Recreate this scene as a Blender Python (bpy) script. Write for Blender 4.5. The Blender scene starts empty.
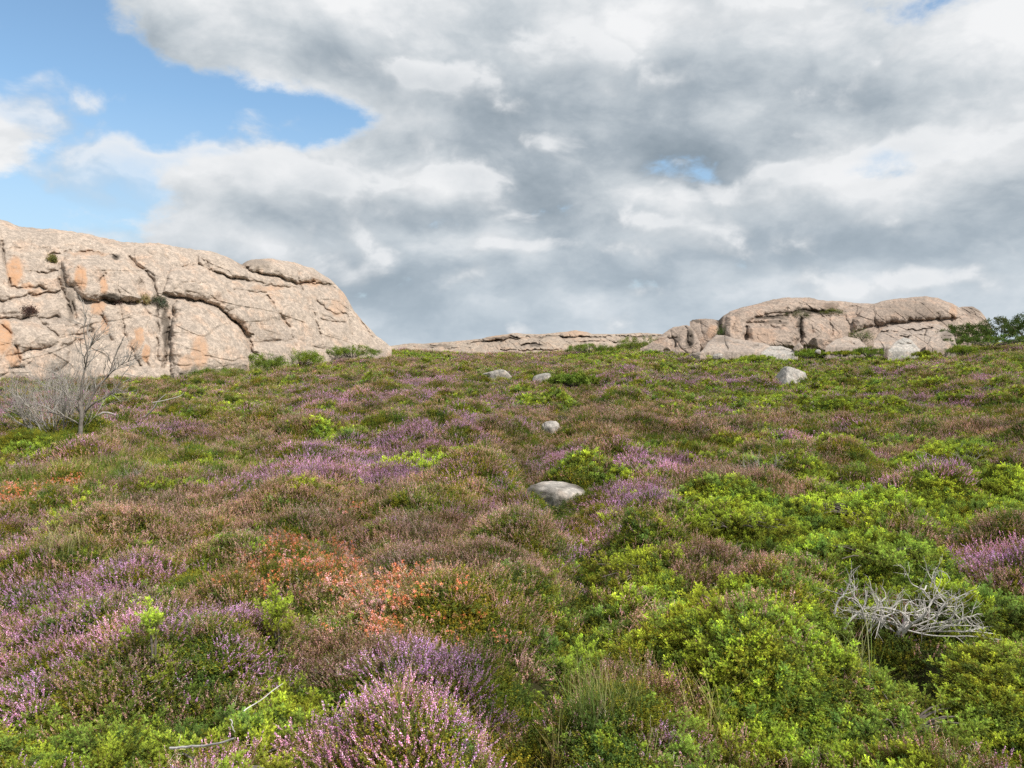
import bpy, math, random
import numpy as np
from mathutils import Vector, Matrix

RNG = np.random.default_rng(7)
random.seed(7)
D = bpy.data
scene = bpy.context.scene
ROOT = scene.collection

# ------------------------------------------------------------------ camera
F = 768.0            # focal length in pixels of a 1024 x 768 frame
CAMZ = 1.66
HOR = 360.0          # eye level row
cam_d = D.cameras.new('camera')
cam_d.sensor_width = 36.0
cam_d.lens = 36.0 * F / 1024.0
cam_d.clip_end = 9000
cam_d.clip_start = 0.05
cam = D.objects.new('camera', cam_d)
ROOT.objects.link(cam)
cam.location = (0, 0, CAMZ)
PITCH = math.atan((384 - HOR) / F)
cam.rotation_euler = (math.pi / 2 - PITCH, 0, 0)
scene.camera = cam


# ------------------------------------------------------------------ numpy noise
def _hash(ix, iy, seed):
    h = (ix.astype(np.int64) * 374761393 + iy.astype(np.int64) * 668265263 + seed * 1274126177) & 0xFFFFFFFF
    h = ((h ^ (h >> 13)) * 1274126177) & 0xFFFFFFFF
    h = h ^ (h >> 16)
    return (h & 0xFFFFFF) / float(0xFFFFFF)


def vnoise(x, y, seed=0):
    x = np.asarray(x, float); y = np.asarray(y, float)
    ix = np.floor(x); iy = np.floor(y)
    fx = x - ix; fy = y - iy
    fx = fx * fx * fx * (fx * (fx * 6 - 15) + 10); fy = fy * fy * fy * (fy * (fy * 6 - 15) + 10)
    a = _hash(ix, iy, seed); b = _hash(ix + 1, iy, seed)
    c = _hash(ix, iy + 1, seed); d = _hash(ix + 1, iy + 1, seed)
    return (a + (b - a) * fx) * (1 - fy) + (c + (d - c) * fx) * fy


def fbm(x, y, seed=0, oct=4, gain=0.5):
    s = 0; a = 1; t = 0
    x = np.asarray(x, float); y = np.asarray(y, float)
    for o in range(oct):
        s = s + a * vnoise(x * 2 ** o + 17.3 * o, y * 2 ** o - 9.1 * o, seed + o * 31)
        t += a; a *= gain
    return s / t


def sstep(a, b, v):
    t = np.clip((v - a) / (b - a), 0, 1)
    return t * t * (3 - 2 * t)


def seg_dist(px, py, poly):
    d = np.full(np.shape(px), 1e9)
    for (x0, y0), (x1, y1) in zip(poly[:-1], poly[1:]):
        vx, vy = x1 - x0, y1 - y0
        L = vx * vx + vy * vy + 1e-9
        t = np.clip(((px - x0) * vx + (py - y0) * vy) / L, 0, 1)
        d = np.minimum(d, np.hypot(px - (x0 + t * vx), py - (y0 + t * vy)))
    return d


# ------------------------------------------------------------------ terrain
RIDGE = 72.0
RX = np.array([-900, -200, 0, 200, 390, 470, 560, 610, 650, 690, 760, 900, 985, 1100, 1300, 2000], float)
RY = np.array([366, 366, 365, 362, 354, 358, 357, 352, 346, 353, 354, 353, 346, 342, 342, 345], float)


def px_of(x, y):
    return 512 + F * x / np.maximum(y, 3.0)


def base_h(x, y):
    px = np.clip(px_of(x, y), -900, 2000)
    row = np.interp(px, RX, RY)
    hr = CAMZ + RIDGE * (HOR - row) / F
    t = np.clip(y, 0, None) / RIDGE
    up = np.where(t < 1, np.clip(t, 0, 1) ** 1.8, 1)
    fall = np.where(t > 1.0, -0.000 - 6.0 * sstep(1.02, 3.0, t) - 0.02 * np.clip(t - 3, 0, 30), 0)
    return hr * up + fall


GULLY = []


HOLES = []


def cushions(x, y, size, seed):
    """nearest growth centre of a scattered pattern of cushions: distance, gap to the next, centre, random number"""
    x = np.asarray(x, float); y = np.asarray(y, float)
    wx = x + .35 * size * (vnoise(x / size * 1.7, y / size * 1.7, seed + 1) - .5); wy = y + .35 * size * (vnoise(x / size * 1.7, y / size * 1.7, seed + 2) - .5)
    ix, iy = np.floor(wx / size), np.floor(wy / size)
    f1 = np.full(x.shape, 9.); f2 = np.full(x.shape, 9.); cx = np.zeros(x.shape); cy = np.zeros(x.shape); rn = np.zeros(x.shape)
    for dx in (-1, 0, 1):
        for dy in (-1, 0, 1):
            jx, jy = ix + dx, iy + dy
            fx = (jx + _hash(jx, jy, seed)) * size; fy = (jy + _hash(jx, jy, seed + 7)) * size
            d = np.hypot(wx - fx, wy - fy) / size
            n = d < f1
            f2 = np.where(n, f1, np.minimum(f2, d))
            cx = np.where(n, fx, cx); cy = np.where(n, fy, cy); rn = np.where(n, _hash(jx, jy, seed + 13), rn)
            f1 = np.where(n, d, f1)
    return f1, f2 - f1, cx, cy, rn


def hummock(x, y):
    f1, gap, cx, cy, rn = cushions(x, y, 1.15, 101)
    dome = (.09 + .28 * rn) * sstep(0, .85, gap) * np.clip(1.1 - .8 * f1 ** 2, 0, 1)
    f1b, gapb, _, _, rnb = cushions(x, y, .46, 131)
    dome = dome + (.02 + .10 * rnb) * sstep(0, .6, gapb)
    f1c, gapc, _, _, rnc = cushions(x, y, 3.6, 171)
    dome = dome + .30 * rnc * sstep(0, .6, gapc) * sstep(5, 16, np.hypot(x, y))
    n2 = fbm(x / 5.5, y / 4.5, 23, 3)
    h = dome + 0.5 * (n2 - .5) - .16
    r = np.hypot(x, y)
    f = sstep(.6, 2.4, r) * (1 - 0.35 * sstep(40, 75, r))
    if len(GULLY):
        d = seg_dist(x, y, GULLY)
        w = 0.26 + 0.010 * np.clip(y, 0, 40)
        g = np.exp(-(d / w) ** 2)
        h = h * (1 - .6 * g) - 0.24 * g
    for hx, hy, a, b in HOLES:
        h = h - .24 * np.exp(-(((x - hx) / a) ** 2 + ((y - hy) / b) ** 2) ** 2)
    return h * f


def ground(x, y):
    return base_h(x, y) + hummock(x, y)


def ray(px, py, d):
    return (px - 512) / F * d, d, CAMZ + (HOR - py) / F * d


def hit(px, py, canopy=0.2, fn=None):
    """depth at which the line of sight through (px, py) meets the heath"""
    fn = fn or ground
    ds = np.concatenate([np.linspace(1.2, 20, 500), np.linspace(20.1, 74, 700)])
    x, y, z = ray(px, py, ds)
    g = fn(x, y) + canopy
    w = np.where(z < g)[0]
    d = ds[w[0]] if len(w) else 72.0
    x, y, z = ray(px, py, d)
    return float(x), float(y)


for p in [(556, 765), (540, 690), (552, 630), (590, 570), (578, 530), (556, 492), (535, 462), (552, 428), (580, 400), (600, 384)]:
    GULLY.append(hit(p[0], p[1], 0.1, base_h))


_x, _y = hit(896, 606, .25, base_h)
HOLES.append((_x, _y + .04, .46, .36))
_x, _y = hit(563, 752, .12, base_h)
HOLES.append((_x, _y, .10, .13))

# ------------------------------------------------------------------ mesh helpers
def link(name, me, mat=None, parent=None, mats=None):
    o = D.objects.new(name, me)
    ROOT.objects.link(o)
    if mat:
        me.materials.append(mat)
    if parent:
        o.parent = parent
    return o


def tag(o, label=None, cat=None, group=None, kind=None):
    if label: o['label'] = label
    if cat: o['category'] = cat
    if group: o['group'] = group
    if kind: o['kind'] = kind
    return o


def mesh_np(name, v, f, col=None, smooth=False, attrs=None):
    """v (n,3), f (m,4) quads"""
    v = np.asarray(v, np.float32); f = np.asarray(f, np.int32)
    k = f.shape[1]
    me = D.meshes.new(name)
    me.vertices.add(len(v)); me.vertices.foreach_set('co', v.ravel())
    me.loops.add(f.size); me.loops.foreach_set('vertex_index', f.ravel())
    me.polygons.add(len(f))
    me.polygons.foreach_set('loop_start', np.arange(0, f.size, k, dtype=np.int32))
    me.polygons.foreach_set('loop_total', np.full(len(f), k, np.int32))
    me.polygons.foreach_set('use_smooth', np.full(len(f), smooth))
    if col is not None:
        a = me.attributes.new('tone', 'FLOAT_COLOR', 'POINT')
        c = np.ones((len(v), 4), np.float32); c[:, :3] = col
        a.data.foreach_set('color', c.ravel())
    for nm, arr in (attrs or {}).items():
        a = me.attributes.new(nm, 'FLOAT', 'POINT')
        a.data.foreach_set('value', np.asarray(arr, np.float32).ravel())
    me.update(calc_edges=True)
    me.validate()
    return me


def grid_faces(nu, nv):
    i = np.arange(nu - 1)[:, None] * nv + np.arange(nv - 1)[None]
    i = i.ravel()
    return np.stack([i, i + nv, i + nv + 1, i + 1], 1)


def unit(v):
    return v / (np.linalg.norm(v, axis=-1, keepdims=True) + 1e-9)


class Geo:
    """loose quads with one colour each"""
    def __init__(s):
        s.v = []; s.c = []

    def kites(s, c, u, w, col, mid=.45):
        q = np.stack([c, c + u * mid + w, c + u, c + u * mid - w], 1)
        s.v.append(q); s.c.append(np.broadcast_to(np.asarray(col, float), c.shape)[:, None, :].repeat(4, 1))

    def ribbons(s, a, b, wa, wb, col):
        """crossed flat strips a->b"""
        d = unit(b - a)
        r = unit(np.cross(d, RNG.normal(size=a.shape)))
        for side in (r, np.cross(d, r)):
            q = np.stack([a - side * wa, a + side * wa, b + side * wb, b - side * wb], 1)
            s.v.append(q); s.c.append(np.broadcast_to(np.asarray(col, float), a.shape)[:, None, :].repeat(4, 1))

    def arrays(s):
        return np.concatenate(s.v).reshape(-1, 3), np.concatenate(s.c).reshape(-1, 3)

    def mesh(s, name):
        v, c = s.arrays()
        return mesh_np(name, v, np.arange(len(v)).reshape(-1, 4), c)


def jit(col, n, amt=.18):
    col = np.asarray(col, float)
    return np.clip(col * (1 + RNG.normal(0, amt, (n, 1))) * (1 + RNG.normal(0, amt * .35, (n, 3))), 0.004, 1)


# ------------------------------------------------------------------ materials
def nodes_of(m):
    m.use_nodes = True
    nt = m.node_tree
    nt.nodes.clear()
    return nt, nt.nodes, nt.links


def math_node(nt, op, a, b=None, c=None, clamp=False):
    n = nt.nodes.new('ShaderNodeMath'); n.operation = op; n.use_clamp = clamp
    for i, v in enumerate((a, b, c)):
        if v is None: continue
        if isinstance(v, (int, float)): n.inputs[i].default_value = v
        else: nt.links.new(v, n.inputs[i])
    return n.outputs[0]


def mix_col(nt, f, a, b, mode='MIX'):
    n = nt.nodes.new('ShaderNodeMix'); n.data_type = 'RGBA'; n.blend_type = mode
    for s, v in ((n.inputs[0], f), (n.inputs[6], a), (n.inputs[7], b)):
        if isinstance(v, (int, float)): s.default_value = v
        elif isinstance(v, tuple): s.default_value = (*v, 1)
        else: nt.links.new(v, s)
    return n.outputs[2]


def noise_node(nt, vec, scale, detail=4, rough=.55, out=0):
    n = nt.nodes.new('ShaderNodeTexNoise')
    n.inputs['Scale'].default_value = scale; n.inputs['Detail'].default_value = detail
    n.inputs['Roughness'].default_value = rough
    if vec is not None: nt.links.new(vec, n.inputs['Vector'])
    return n.outputs[out]


def ramp(nt, f, stops):
    n = nt.nodes.new('ShaderNodeValToRGB')
    e = n.color_ramp.elements
    while len(e) < len(stops): e.new(.5)
    for el, (p, c) in zip(e, stops):
        el.position = p
        el.color = (*c, 1) if len(c) == 3 else c
    nt.links.new(f, n.inputs[0])
    return n.outputs[0]


def foliage_mat(name, translucency=.25, spread=.25, patch=.25, gain=1.0, warm=(1.12, .98, .8), cool=(.86, 1.0, .95)):
    m = D.materials.new(name)
    nt, N, L = nodes_of(m)
    at = N.new('ShaderNodeAttribute'); at.attribute_name = 'tone'
    oi = N.new('ShaderNodeObjectInfo')
    geo = N.new('ShaderNodeNewGeometry')
    ia = N.new('ShaderNodeAttribute'); ia.attribute_type = 'INSTANCER'; ia.attribute_name = 'vigour'
    k = math_node(nt, 'MULTIPLY', math_node(nt, 'MULTIPLY_ADD', oi.outputs['Random'], 2 * spread, 1 - spread), math_node(nt, 'ADD', ia.outputs['Fac'], 1.0))
    k = math_node(nt, 'MULTIPLY', k, gain)
    big = noise_node(nt, geo.outputs['Position'], .55, 3)
    k2 = math_node(nt, 'MULTIPLY_ADD', big, 2.2 * patch, 1 - 1.1 * patch)
    kk = math_node(nt, 'MULTIPLY', k, k2)
    sc = N.new('ShaderNodeVectorMath'); sc.operation = 'SCALE'
    L.new(at.outputs['Color'], sc.inputs[0]); L.new(kk, sc.inputs['Scale'])
    hue = noise_node(nt, geo.outputs['Position'], 1.7, 2)
    tint = mix_col(nt, ramp(nt, hue, [(.35, (0, 0, 0)), (.65, (1, 1, 1))]), warm, cool)
    c = mix_col(nt, 1.0, sc.outputs[0], tint, 'MULTIPLY')
    df = N.new('ShaderNodeBsdfDiffuse'); L.new(c, df.inputs['Color'])
    tr = N.new('ShaderNodeBsdfTranslucent'); L.new(c, tr.inputs['Color'])
    mx = N.new('ShaderNodeMixShader'); mx.inputs[0].default_value = translucency
    L.new(df.outputs[0], mx.inputs[1]); L.new(tr.outputs[0], mx.inputs[2])
    out = N.new('ShaderNodeOutputMaterial'); L.new(mx.outputs[0], out.inputs[0])
    return m


M_HEATHER = foliage_mat('heather_foliage', .32, .2, .2, 2.7, (1.08, 1.0, .86), (.97, .98, 1.0))
M_JUNIPER = foliage_mat('juniper_foliage', .38, .16, .2, 2.55, (1.04, 1.0, .9), (.9, .99, 1.0))
M_CROW = foliage_mat('crowberry_foliage', .3, .25, .25, 2.1)
M_GRASS = foliage_mat('grass_blades', .35, .3, .2, 1.5)
M_SHRUB = foliage_mat('shrub_leaves', .3, .25, .25, 1.5)


def soil_mat():
    m = D.materials.new('heath_soil')
    nt, N, L = nodes_of(m)
    geo = N.new('ShaderNodeNewGeometry')
    n1 = noise_node(nt, geo.outputs['Position'], 3.0, 8, .65)
    n2 = noise_node(nt, geo.outputs['Position'], .35, 3)
    c1 = ramp(nt, n1, [(.3, (.018, .014, .008)), (.5, (.045, .04, .018)), (.7, (.075, .065, .025))])
    c2 = ramp(nt, n1, [(.3, (.02, .018, .009)), (.5, (.05, .052, .018)), (.7, (.07, .08, .02))])
    c = mix_col(nt, n2, c1, c2)
    b = N.new('ShaderNodeBsdfPrincipled'); b.inputs['Roughness'].default_value = .95
    b.inputs['Specular IOR Level'].default_value = .1
    L.new(c, b.inputs['Base Color'])
    bp = N.new('ShaderNodeBump'); bp.inputs['Strength'].default_value = .8; bp.inputs['Distance'].default_value = .05
    L.new(noise_node(nt, geo.outputs['Position'], 14, 6, .7), bp.inputs['Height']); L.new(bp.outputs[0], b.inputs['Normal'])
    out = N.new('ShaderNodeOutputMaterial'); L.new(b.outputs[0], out.inputs[0])
    return m


def granite_mat(name, pale, mid, dark, sp=1.0, orange=(.44, .26, .155)):
    m = D.materials.new(name)
    nt, N, L = nodes_of(m)
    tc = N.new('ShaderNodeTexCoord'); P = tc.outputs['Object']
    big = noise_node(nt, P, .45 * sp, 5, .6)
    c = ramp(nt, big, [(.34, mid), (.5, tuple((a + b) / 2 for a, b in zip(mid, pale))), (.66, pale)])
    pinkn = noise_node(nt, P, .9 * sp, 4, .6)
    pk = ramp(nt, pinkn, [(.5, (0, 0, 0)), (.68, (1, 1, 1))])
    c = mix_col(nt, math_node(nt, 'MULTIPLY', pk, .55), c, tuple(a * b for a, b in zip(pale, (1.06, .86, .74))))
    # grey and pale lichen blotches
    lich = noise_node(nt, P, 3.2 * sp, 8, .72)
    lk = ramp(nt, lich, [(.46, (1, 1, 1)), (.56, (0, 0, 0))])
    c = mix_col(nt, math_node(nt, 'MULTIPLY', lk, .5), c, dark)
    vo = N.new('ShaderNodeTexVoronoi'); vo.inputs['Scale'].default_value = 5.5 * sp
    L.new(P, vo.inputs['Vector'])
    spot = ramp(nt, vo.outputs['Distance'], [(.12, (1, 1, 1)), (.32, (0, 0, 0))])
    gate = ramp(nt, noise_node(nt, P, 1.6 * sp, 3), [(.45, (0, 0, 0)), (.6, (1, 1, 1))])
    c = mix_col(nt, math_node(nt, 'MULTIPLY', math_node(nt, 'MULTIPLY', spot, gate), .6), c, tuple(x * 1.25 for x in pale))
    grain = noise_node(nt, P, 11 * sp, 5, .75)
    g = math_node(nt, 'MULTIPLY_ADD', grain, 1.7, .15)
    sc = N.new('ShaderNodeVectorMath'); sc.operation = 'SCALE'; L.new(c, sc.inputs[0]); L.new(g, sc.inputs['Scale'])
    c = sc.outputs[0]
    a1 = N.new('ShaderNodeAttribute'); a1.attribute_name = 'rust'
    on = math_node(nt, 'MULTIPLY', a1.outputs['Fac'], math_node(nt, 'MULTIPLY_ADD', lich, 2.4, -.35), clamp=True)
    c = mix_col(nt, on, c, mix_col(nt, big, orange, tuple(x * 1.15 for x in orange)))
    a2 = N.new('ShaderNodeAttribute'); a2.attribute_name = 'moss'
    mn = math_node(nt, 'MULTIPLY', a2.outputs['Fac'], math_node(nt, 'MULTIPLY_ADD', lich, 2.2, -.1), clamp=True)
    c = mix_col(nt, mn, c, (.055, .045, .035))
    b = N.new('ShaderNodeBsdfPrincipled'); b.inputs['Roughness'].default_value = .9
    b.inputs['Specular IOR Level'].default_value = .15
    L.new(c, b.inputs['Base Color'])
    bp = N.new('ShaderNodeBump'); bp.inputs['Strength'].default_value = .6; bp.inputs['Distance'].default_value = .10 / sp
    hh = math_node(nt, 'ADD', math_node(nt, 'MULTIPLY', lich, 1.2), math_node(nt, 'MULTIPLY', grain, .35))
    L.new(hh, bp.inputs['Height']); L.new(bp.outputs[0], b.inputs['Normal'])
    out = N.new('ShaderNodeOutputMaterial'); L.new(b.outputs[0], out.inputs[0])
    return m


def wood_mat(name, a, b_):
    m = D.materials.new(name)
    nt, N, L = nodes_of(m)
    tc = N.new('ShaderNodeTexCoord')
    n = noise_node(nt, tc.outputs['Object'], 18, 5, .7)
    c = ramp(nt, n, [(.35, a), (.65, b_)])
    b = N.new('ShaderNodeBsdfPrincipled'); b.inputs['Roughness'].default_value = .85
    b.inputs['Specular IOR Level'].default_value = .15
    L.new(c, b.inputs['Base Color'])
    bp = N.new('ShaderNodeBump'); bp.inputs['Strength'].default_value = .5; bp.inputs['Distance'].default_value = .006
    L.new(n, bp.inputs['Height']); L.new(bp.outputs[0], b.inputs['Normal'])
    out = N.new('ShaderNodeOutputMaterial'); L.new(b.outputs[0], out.inputs[0])
    return m


M_SOIL = soil_mat()
M_GRANITE = granite_mat('pale_pink_granite', (.51, .42, .345), (.41, .34, .285), (.21, .18, .155))
M_GRANITE2 = granite_mat('rosy_granite', (.42, .335, .275), (.31, .245, .20), (.15, .125, .11))
M_GRANITE3 = granite_mat('distant_pale_granite', (.44, .36, .29), (.35, .285, .23), (.19, .16, .135))
M_STONE = granite_mat('grey_lichen_granite', (.60, .55, .50), (.44, .41, .375), (.14, .135, .13), 2.4)
M_BOULDER = granite_mat('grey_boulder_granite', (.50, .465, .425), (.37, .345, .315), (.14, .14, .135), 2.2)
M_SLAB = granite_mat('pale_slab_granite', (.43, .36, .305), (.33, .27, .23), (.17, .15, .135), 1.6)
M_DEAD = wood_mat('silvery_dead_wood', (.34, .31, .29), (.68, .65, .61))
M_TWIG = wood_mat('grey_twigs', (.25, .225, .20), (.43, .40, .365))
M_TRUNK = wood_mat('grey_brown_bark', (.13, .11, .095), (.28, .25, .22))
M_BARK = wood_mat('dark_bark', (.085, .07, .06), (.18, .155, .135))

# ------------------------------------------------------------------ ground sheet
ang_front = np.radians(np.linspace(-52, 52, 560))
ang_back = np.radians(np.linspace(52, 308, 60))[1:-1]
ang = np.concatenate([ang_front, ang_back, [np.radians(308)]])
rad = np.concatenate([[0.05], np.geomspace(.4, 110, 520), np.geomspace(116, 6000, 40)])
A, R_ = np.meshgrid(ang, rad, indexing='ij')
gx, gy = R_ * np.sin(A), R_ * np.cos(A)
gz = ground(gx, gy)
gv = np.stack([gx, gy, gz], -1).reshape(-1, 3)
gm = mesh_np('ground', gv, grid_faces(len(ang), len(rad))[:, ::-1], smooth=True)
tag(link('ground', gm, M_SOIL), 'dark peaty soil of the rolling heath under the plants', 'ground', kind='structure')


# ------------------------------------------------------------------ granite masses
SURF = {}


def on_rock(name, px, py):
    a, b, X, Y, Z = SURF[name]
    i = np.argmin((a - px) ** 2 + (b - py) ** 2)
    return float(X[i]), float(Y[i]), float(Z[i])


def relief_rock(name, mat, top, base, depth, lean, rnd, cracks, plates=(), rust=(), moss=(), step=.62, nt=None,
                back=(2, 6, 14), seed=1, pillow=.35, rough=1.0, crackk=.62, topnoise=1.2, sink=14, hmul=1.0):
    """A body of rock: its front face swells over joints and ledges, rounds over at the top and falls away behind."""
    top = np.array(top, float); base = np.array(base, float); depth = np.array(depth, float)
    x0, x1 = top[0, 0], top[-1, 0]
    px = np.arange(x0, x1 + step, step)
    tp = np.interp(px, top[:, 0], top[:, 1])
    # soften the corners of the outline, then roughen it
    k = np.hanning(9); k /= k.sum()
    tp = np.convolve(np.pad(tp, 4, mode='edge'), k, mode='valid')
    tp = tp + topnoise * (fbm(px / 9, px * 0 + seed, seed, 4, .6) - .5) * 2
    bs = np.interp(px, base[:, 0], base[:, 1])
    tp = np.minimum(tp, bs - 1.0)
    Db = np.interp(px, depth[:, 0], depth[:, 1])
    nt = nt or int((bs - tp).max() / step)
    t = np.concatenate([np.linspace(0, .93, nt), 1 - .07 * (1 - np.linspace(0, 1, 26)[1:]) ** 2.0])
    T, PX = np.meshgrid(t, px, indexing='xy')      # rows = px
    TP, BS, DB = tp[:, None], bs[:, None], Db[:, None]
    PY = BS + (TP - BS) * T
    H = (BS - TP) / F * DB
    dep = DB + H * (lean * T + rnd * (1 - np.sqrt(np.clip(1 - T ** 2, 0, 1))))
    m = DB / F                                     # metres per pixel
    wx = PX + 2.6 * (fbm(PX / 7, PY / 7, seed + 3, 3) - .5) * 2
    wy = PY + 2.6 * (fbm(PX / 7, PY / 7, seed + 9, 3) - .5) * 2
    fade = sstep(0, .06, 1 - T)
    disp = np.zeros_like(dep)
    for poly, off, r in plates:                    # ledges that stand forward
        pl = poly + [poly[0]]
        d = seg_dist(wx, wy, pl)
        ins = np.zeros(wx.shape, bool)
        for (ax, ay), (bx, by) in zip(pl[:-1], pl[1:]):
            c = (ay > wy) != (by > wy)
            xi = (bx - ax) * (wy - ay) / ((by - ay) if by != ay else 1e-9) + ax
            ins ^= c & (wx < xi)
        disp += np.where(ins, off * np.sqrt(1 - (1 - np.clip(d / r, 0, 1)) ** 2), 0)
    dmin = np.full(dep.shape, 40.)
    groove = np.zeros_like(dep)
    for poly, w, dp in cracks:
        d = seg_dist(wx, wy, poly)
        var = .25 + .95 * sstep(.3, .62, fbm(PX / 11 + len(poly), PY / 11 + poly[0][0], seed + 90, 3))
        groove = np.maximum(groove, dp * crackk * var * np.exp(-(d / (w * (.45 + .35 * var))) ** 2))
        dmin = np.minimum(dmin, d / min(1, .35 + dp) + 5 * (1 - np.clip(var, 0, 1)))
    disp -= groove
    disp += pillow * (np.sqrt(np.clip(dmin, 0, 22) / 22) - .6)
    X, Y, Z = ray(PX, PY, dep)
    s = rough
    disp += s * (.9 * (fbm(X / 3.1, Z / 2.0, seed + 50, 3) - .5) + .34 * (fbm(X / .9, Z / .7, seed + 60, 4, .6) - .5))
    for size_, amp_, sd_ in ((2.6, .26, 3), (1.05, .10, 5)):      # joint-bounded faces, each set a little differently
        _, gp_, fx_, fz_, rn_ = cushions(X + .4 * Z, Z * 1.5 + .25 * X, size_, seed + sd_)
        disp += s * amp_ * ((rn_ - .5) + ((X + .4 * Z - fx_) * (rn_ * 7 % 1 - .5) + (Z * 1.5 + .25 * X - fz_) * (rn_ * 13 % 1 - .5)) / size_) * sstep(0, .03, gp_)
    rd = np.abs(fbm(X / 1.7 + .3 * Z, Z / 2.6, seed + 77, 4) - .5)
    disp -= s * .16 * np.exp(-(rd / .018) ** 2)
    disp *= np.clip(H / 2.5, .12, 1) * hmul
    dep2 = dep - disp * fade
    X, Y, Z = ray(PX, PY, dep2)
    SURF[name] = (PX.ravel(), PY.ravel(), X.ravel(), Y.ravel(), Z.ravel())
    ru = np.zeros_like(X); mo = np.zeros_like(X)
    for ex, ey, rx, ry, a in rust:
        ru = np.maximum(ru, a * sstep(1.25, .7, np.hypot((wx - ex) / rx, (wy - ey) / ry)))
    for ex, ey, rx, ry, a in moss:
        mo = np.maximum(mo, a * sstep(1.3, .6, np.hypot((wx - ex) / rx, (wy - ey) / ry)))
    mo = np.maximum(mo, np.clip(groove * .9, 0, .35))
    # skirt below the ground, and the far side
    cols = [np.stack([X[:, 0], Y[:, 0] + .2, Z[:, 0] - sink * .12], -1)] + [np.stack([X[:, j], Y[:, j], Z[:, j]], -1) for j in range(X.shape[1])]
    last = cols[-1]
    hh = (bs - tp) / F * Db
    out = last[:, :2] / np.linalg.norm(last[:, :2], axis=1, keepdims=True)
    for b, dz in zip(back, (.02, .18, 1.25)):
        p = last.copy()
        p[:, :2] += out * (b * np.clip(hh / 3, .25, 1.2))[:, None]
        p[:, 2] -= hh * dz + .02
        cols.append(p)
    V = np.stack(cols, 1)
    ru = np.concatenate([ru[:, :1], ru, np.zeros((len(px), 3))], 1); mo = np.concatenate([mo[:, :1], mo, np.zeros((len(px), 3))], 1)
    # close both ends
    for e, s_ in ((0, -1), (-1, 1)):
        c = V[e].mean(0)
        V[e] = c + (V[e] - c) * np.array([.98, .98, 1.0]) + np.array([s_ * .05, 0, 0])
    me = mesh_np(name, V.reshape(-1, 3), grid_faces(V.shape[0], V.shape[1]), smooth=True, attrs={'rust': ru, 'moss': mo})
    return link(name, me, mat)


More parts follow.
